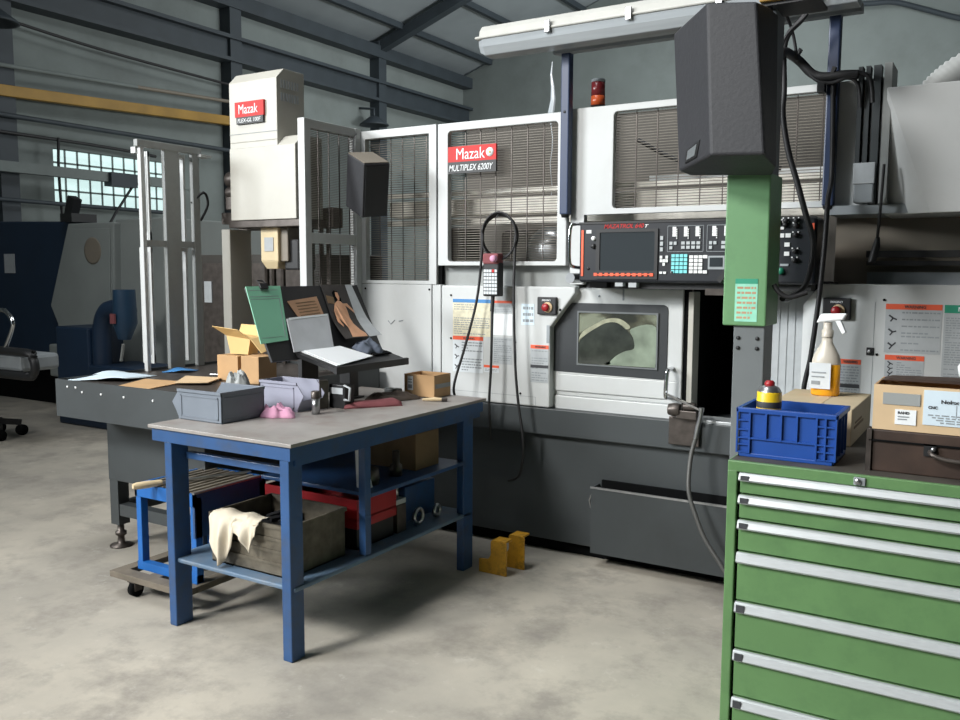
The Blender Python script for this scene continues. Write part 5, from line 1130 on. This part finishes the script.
M().lathe((-0.605, 2.68, 1.190), [(0.035, 0), (0.033, .005), (0.026, .014), (0.016, .018), (0.001, .018)], 0, 24).build('shoulder', STEEL, cn)
M().lathe((-0.605, 2.68, 1.203), [(0.001, 0), (0.015, 0), (0.015, .014), (0.010, .02), (0.001, .02)], 0, 18).build('red_cap', TRAYRED, cn)
M().lathe((-0.605, 2.68, 1.142), [(0.0363, 0), (0.0366, .001), (0.0366, .018), (0.0363, .019)], 0, 24).build('black_band', INK, cn)
M().lathe((-0.605, 2.68, 1.118), [(0.0363, 0), (0.0366, .001), (0.0366, .018), (0.0363, .019)], 0, 24).build('white_band', PURE, cn)
# flat box with the spray bottle on it
fb = thing('flat_carton', 'closed pale cardboard carton behind the blue crate on the green cabinet', 'box', (-0.53, 3.13, 1.0))
M().box((-0.665, -0.402), (2.91, 3.345), (1.001, 1.118)).build('carton_body', CARDT, fb, 0.003)
M().box((-0.4025, -0.4005), (2.96, 3.16), (1.05, 1.058)).box((-0.4025, -0.4005), (2.98, 3.12), (1.065, 1.071)).build('side_print', CARDD, fb)
M().box((-0.55, -0.51), (2.909, 3.346), (1.1175, 1.119)).build('tape', CARDL, fb)
sb = thing('spray_bottle', 'clear trigger spray bottle of orange cleaner on the pale carton', 'bottle', (-0.537, 3.22, 1.119))
def oval(prof, mt, nm, n=24, par=sb, c=(-0.537, 3.22, 1.119), sy=.7):
    mb = M(); rg = [[(c[0] + r * math.cos(t), c[1] + r * sy * math.sin(t), c[2] + h) for t in [2 * math.pi * j / n for j in range(n)]] for r, h in prof]
    return mb.rings(rg).build(nm, mt, par)
oval([(0.001, 0), (0.044, 0), (0.048, .005), (0.048, .11), (0.001, .11)], ORLIQ, 'liquid')
oval([(0.048, .1101), (0.048, .122), (0.042, .142), (0.027, .17), (0.019, .185), (0.017, .21), (0.001, .21)], BOTTLE, 'bottle_body')
M().box((-0.585, -0.515), (3.18, 3.184), (1.145, 1.235)).build('label', LABELW, sb)
M().box((-0.577, -0.55), (3.178, 3.18), (1.160, 1.172)).box((-0.577, -0.535), (3.178, 3.18), (1.185, 1.189)).box((-0.577, -0.53), (3.178, 3.18), (1.20, 1.204)).build('label_print', INKG, sb)
M().lathe((-0.537, 3.22, 1.325), [(0.02, 0), (0.02, .022), (0.015, .026), (0.015, .05)], 0, 16).build('collar', BOTTLE, sb)
M().hexa([(-0.575, 3.205, 1.372), (-0.485, 3.205, 1.385), (-0.485, 3.235, 1.385), (-0.575, 3.235, 1.372), (-0.560, 3.205, 1.405), (-0.475, 3.205, 1.408), (-0.475, 3.235, 1.408), (-0.560, 3.235, 1.405)]).build('spray_head', PURE, sb, 0.006)
M().hexa([(-0.515, 3.21, 1.385), (-0.495, 3.21, 1.385), (-0.495, 3.23, 1.385), (-0.515, 3.23, 1.385), (-0.488, 3.21, 1.335), (-0.476, 3.21, 1.342), (-0.476, 3.23, 1.342), (-0.488, 3.23, 1.335)]).build('trigger', PURE, sb, 0.003)
# brown case and open carton
bs_ = thing('brown_case', 'dark brown wooden case with metal handle on the right of the green cabinet', 'case', (0.0, 2.8, 1.0))
M().box((-0.305, 0.28), (2.595, 2.84), (1.001, 1.118)).build('case_body', CASEB, bs_, 0.004)
M().box((-0.312, 0.28), (2.588, 2.596), (1.086, 1.090)).build('lid_seam', SHADOWGAP, bs_)
M().box((-0.318, -0.305), (2.588, 2.61), (1.001, 1.118)).build('edge_strip', DSTEEL, bs_)
hn = M().tube([(-0.16, 2.594, 1.072), (-0.155, 2.575, 1.066), (-0.12, 2.568, 1.056), (-0.06, 2.568, 1.054), (-0.035, 2.575, 1.062), (-0.03, 2.594, 1.066)], 0.006, sub=4).build('handle', DSTEEL, bs_)
M().box((-0.175, -0.145), (2.588, 2.596), (1.058, 1.09)).build('handle_plate', BLACK, hn); M().lathe((-0.152, 2.582, 1.077), [(0.001, 0), (0.006, 0), (0.006, .006)], 0, 10, 'Y').build('rivet', STEEL, hn)
oc = thing('labelled_carton', 'open cardboard carton with white address labels on top of the brown case', 'box', (0.0, 2.8, 1.118))
open_box(M(), -0.305, 0.27, 2.60, 2.79, 1.119, 1.243, 0.005).build('carton_body', CARD, oc)
M().box((-0.306, 0.27), (2.597, 2.602), (1.119, 1.243)).build('front_wall', CARDL, oc)
M().hexa([(-0.30, 2.70, 1.244), (0.27, 2.70, 1.244), (0.27, 2.79, 1.244), (-0.30, 2.79, 1.244), (-0.28, 2.70, 1.249), (0.25, 2.70, 1.258), (0.25, 2.79, 1.262), (-0.28, 2.79, 1.250)]).build('flap', CASEB, oc)
lb = M().box((-0.182, -0.02), (2.594, 2.597), (1.142, 1.236)).build('address_label', PAPERB, oc)
text('lettering', 'Nolex', -0.14, 2.5935, 1.202, 0.042, 0.010, INK, lb, 0, 0.03); text('lettering', 'CNC', -0.170, 2.5935, 1.186, 0.022, 0.008, INK, lb, 0, 0.03)
pr = M()
for i in range(4):
    xx = -0.17 + .01 * i
    while xx < -0.04: w_ = random.uniform(.008, .022); pr.box((xx, xx + w_), (2.593, 2.594), (1.168 - i * .0065, 1.171 - i * .0065)); xx += w_ + .005
pr.box((-0.104, -0.103), (2.593, 2.594), (1.165, 1.20)); pr.build('print', INKG, lb)
lb = M().box((-0.282, -0.19), (2.5945, 2.597), (1.19, 1.222)).build('torn_label', OLDWHITE, oc); lb = M().box((-0.250, -0.198), (2.594, 2.597), (1.137, 1.178)).build('small_label', PURE, oc)
text('lettering', 'RAND', -0.243, 2.5935, 1.166, 0.028, 0.007, INK, lb, 0, 0.03); M().box((-0.243, -0.22), (2.593, 2.594), (1.15, 1.153)).box((-0.243, -0.215), (2.593, 2.594), (1.157, 1.16)).build('print', INKG, lb)
wc = thing('plastic_dome', 'rounded white plastic dome behind the labelled carton at the right edge', 'plastic cover', (-0.09, 3.15, 1.0))
M().lathe((-0.055, 3.15, 1.001), [(0.001, 0), (0.05, 0), (0.05, .20), (0.07, .22), (0.075, .25), (0.06, .28), (0.03, .295), (0.001, .298)], 0, 24).build('dome', PURE, wc)

# ================================================================== BACKGROUND, LEFT
bm_ = thing('blue_lathe', 'large dark blue and cream machine standing far back at the left edge', 'machine', (-9.0, 6.6, 0))
M().xz([(-11.4, 0.45), (-8.88, 0.45), (-8.88, 0.9), (-9.0, 1.15), (-8.65, 2.06), (-11.4, 2.13)], 5.8, 7.4).build('blue_cover', BGBLUE, bm_, 0.02)
M().box((-11.4, -7.4), (5.95, 7.3), (0, 0.45)).build('base', SHADOWGAP, bm_)
M().xz([(-8.88, 0.40), (-7.93, 0.42), (-7.85, 2.03), (-8.62, 2.03), (-9.0, 1.15), (-8.88, 0.95)], 5.70, 5.80).build('side_panel', BGCREAM, bm_, 0.015)
M().xz([(-8.80, 0.44), (-7.98, 0.46), (-7.90, 1.97), (-8.52, 1.97), (-8.86, 1.14), (-8.80, 0.95)], 5.685, 5.70).build('inner_panel', BGCREAM, bm_, 0.008)
M().box((-7.93, -7.2), (5.78, 7.2), (0.45, 2.06)).build('rear_cover', BGCREAM, bm_, 0.01)
M().box((-9.1, -8.88), (5.72, 5.80), (0.36, 0.72)).build('lower_block', BGCREAM, bm_, 0.02)
M().box((-10.0, -9.8), (5.79, 5.8), (1.5, 1.72)).build('data_plate', LABELG, bm_)
M().lathe((-8.19, 5.68, 1.74), [(0.12, 0), (0.14, 0), (0.14, .01), (0.12, .01)], 0, 24, 'Y').build('disc_mark', TAUPE, bm_)
M().box((-8.75, -8.55), (5.7, 6.0), (2.05, 2.14)).obox((-8.98, 6.0, 2.2), (.12, .1, .3), (0, .4, 0)).build('top_bracket', BLACK, bm_)
gd = thing('bench_machine', 'dark blue machine tool with curved arm in front of the cream machine panel', 'machine tool', (-7.4, 5.25, 0))
M().box((-8.15, -7.62), (5.2, 5.6), (0.0, 0.98)).build('pedestal', BGBLUE, gd, 0.02)
arc = [(-7.55, 5.3, 0.0), (-7.55, 5.3, 0.75), (-7.53, 5.3, 1.0), (-7.45, 5.3, 1.14), (-7.30, 5.3, 1.17), (-7.12, 5.3, 1.15)]
M().tube(arc, 0.09, sub=4, n=12).build('arm', BGBLUE, gd)
M().tube([(-7.05, 5.2, 1.36), (-7.05, 5.2, 1.05), (-7.07, 5.2, 0.90)], [0.10, 0.11, 0.06], n=16).build('motor', mat('motor_blue', (30, 60, 86), 0.5), gd)
M().box((-7.08, -7.02), (5.06, 5.08), (1.05, 1.14)).build('motor_plate', MAROON, gd)
M().bar((-6.98, 5.12, 0.86), (-7.02, 5.12, 0.70), 0.02).build('handle', OLDWHITE, gd)
M().box((-7.65, -6.8), (5.2, 5.7), (0, 0.62)).build('table', BGBLUE, gd, 0.02)
ch = thing('swivel_chair', 'black swivel chair with chrome armrest at the left edge in front of the blue machine', 'chair', (-7.2, 4.3, 0))
ss = M()
ss.tube([(-7.9, 4.15, 0.86), (-6.92, 4.15, 0.86), (-6.83, 4.15, 0.82), (-6.80, 4.15, 0.74), (-6.84, 4.15, 0.68), (-6.95, 4.15, 0.66), (-7.9, 4.15, 0.66)], 0.035, n=10, sub=3).build('cushion_frame', BLACK, ch)
M().box((-7.95, -7.0), (4.15, 4.5), (0.69, 0.83)).build('seat', INKG, ch, 0.03)
M().tube([(-7.35, 4.15, 1.20), (-7.2, 4.15, 1.20), (-7.10, 4.15, 1.13), (-7.10, 4.15, 1.05), (-7.22, 4.15, 0.88)], 0.018, n=10, sub=4).build('armrest', CHROME, ch)
M().lathe((-7.97, 4.4, 0.1), [(0.03, 0), (0.03, .58)], 0, 14).build('column', BLACK, ch)
for k_ in range(5):
    t = k_ * 2 * math.pi / 5 - .2; e_ = (-7.97 + .26 * math.cos(t), 4.4 + .26 * math.sin(t), 0.12)
    fo = M().bar((-7.97, 4.4, 0.16), e_, 0.05, 0.05).build('foot', BLACK, ch); M().lathe((e_[0], e_[1], 0.05), [(0.001, -.025), (0.05, -.025), (0.05, .025), (0.001, .025)], 0, 16, 'X').build('castor', SHADOWGAP, fo)
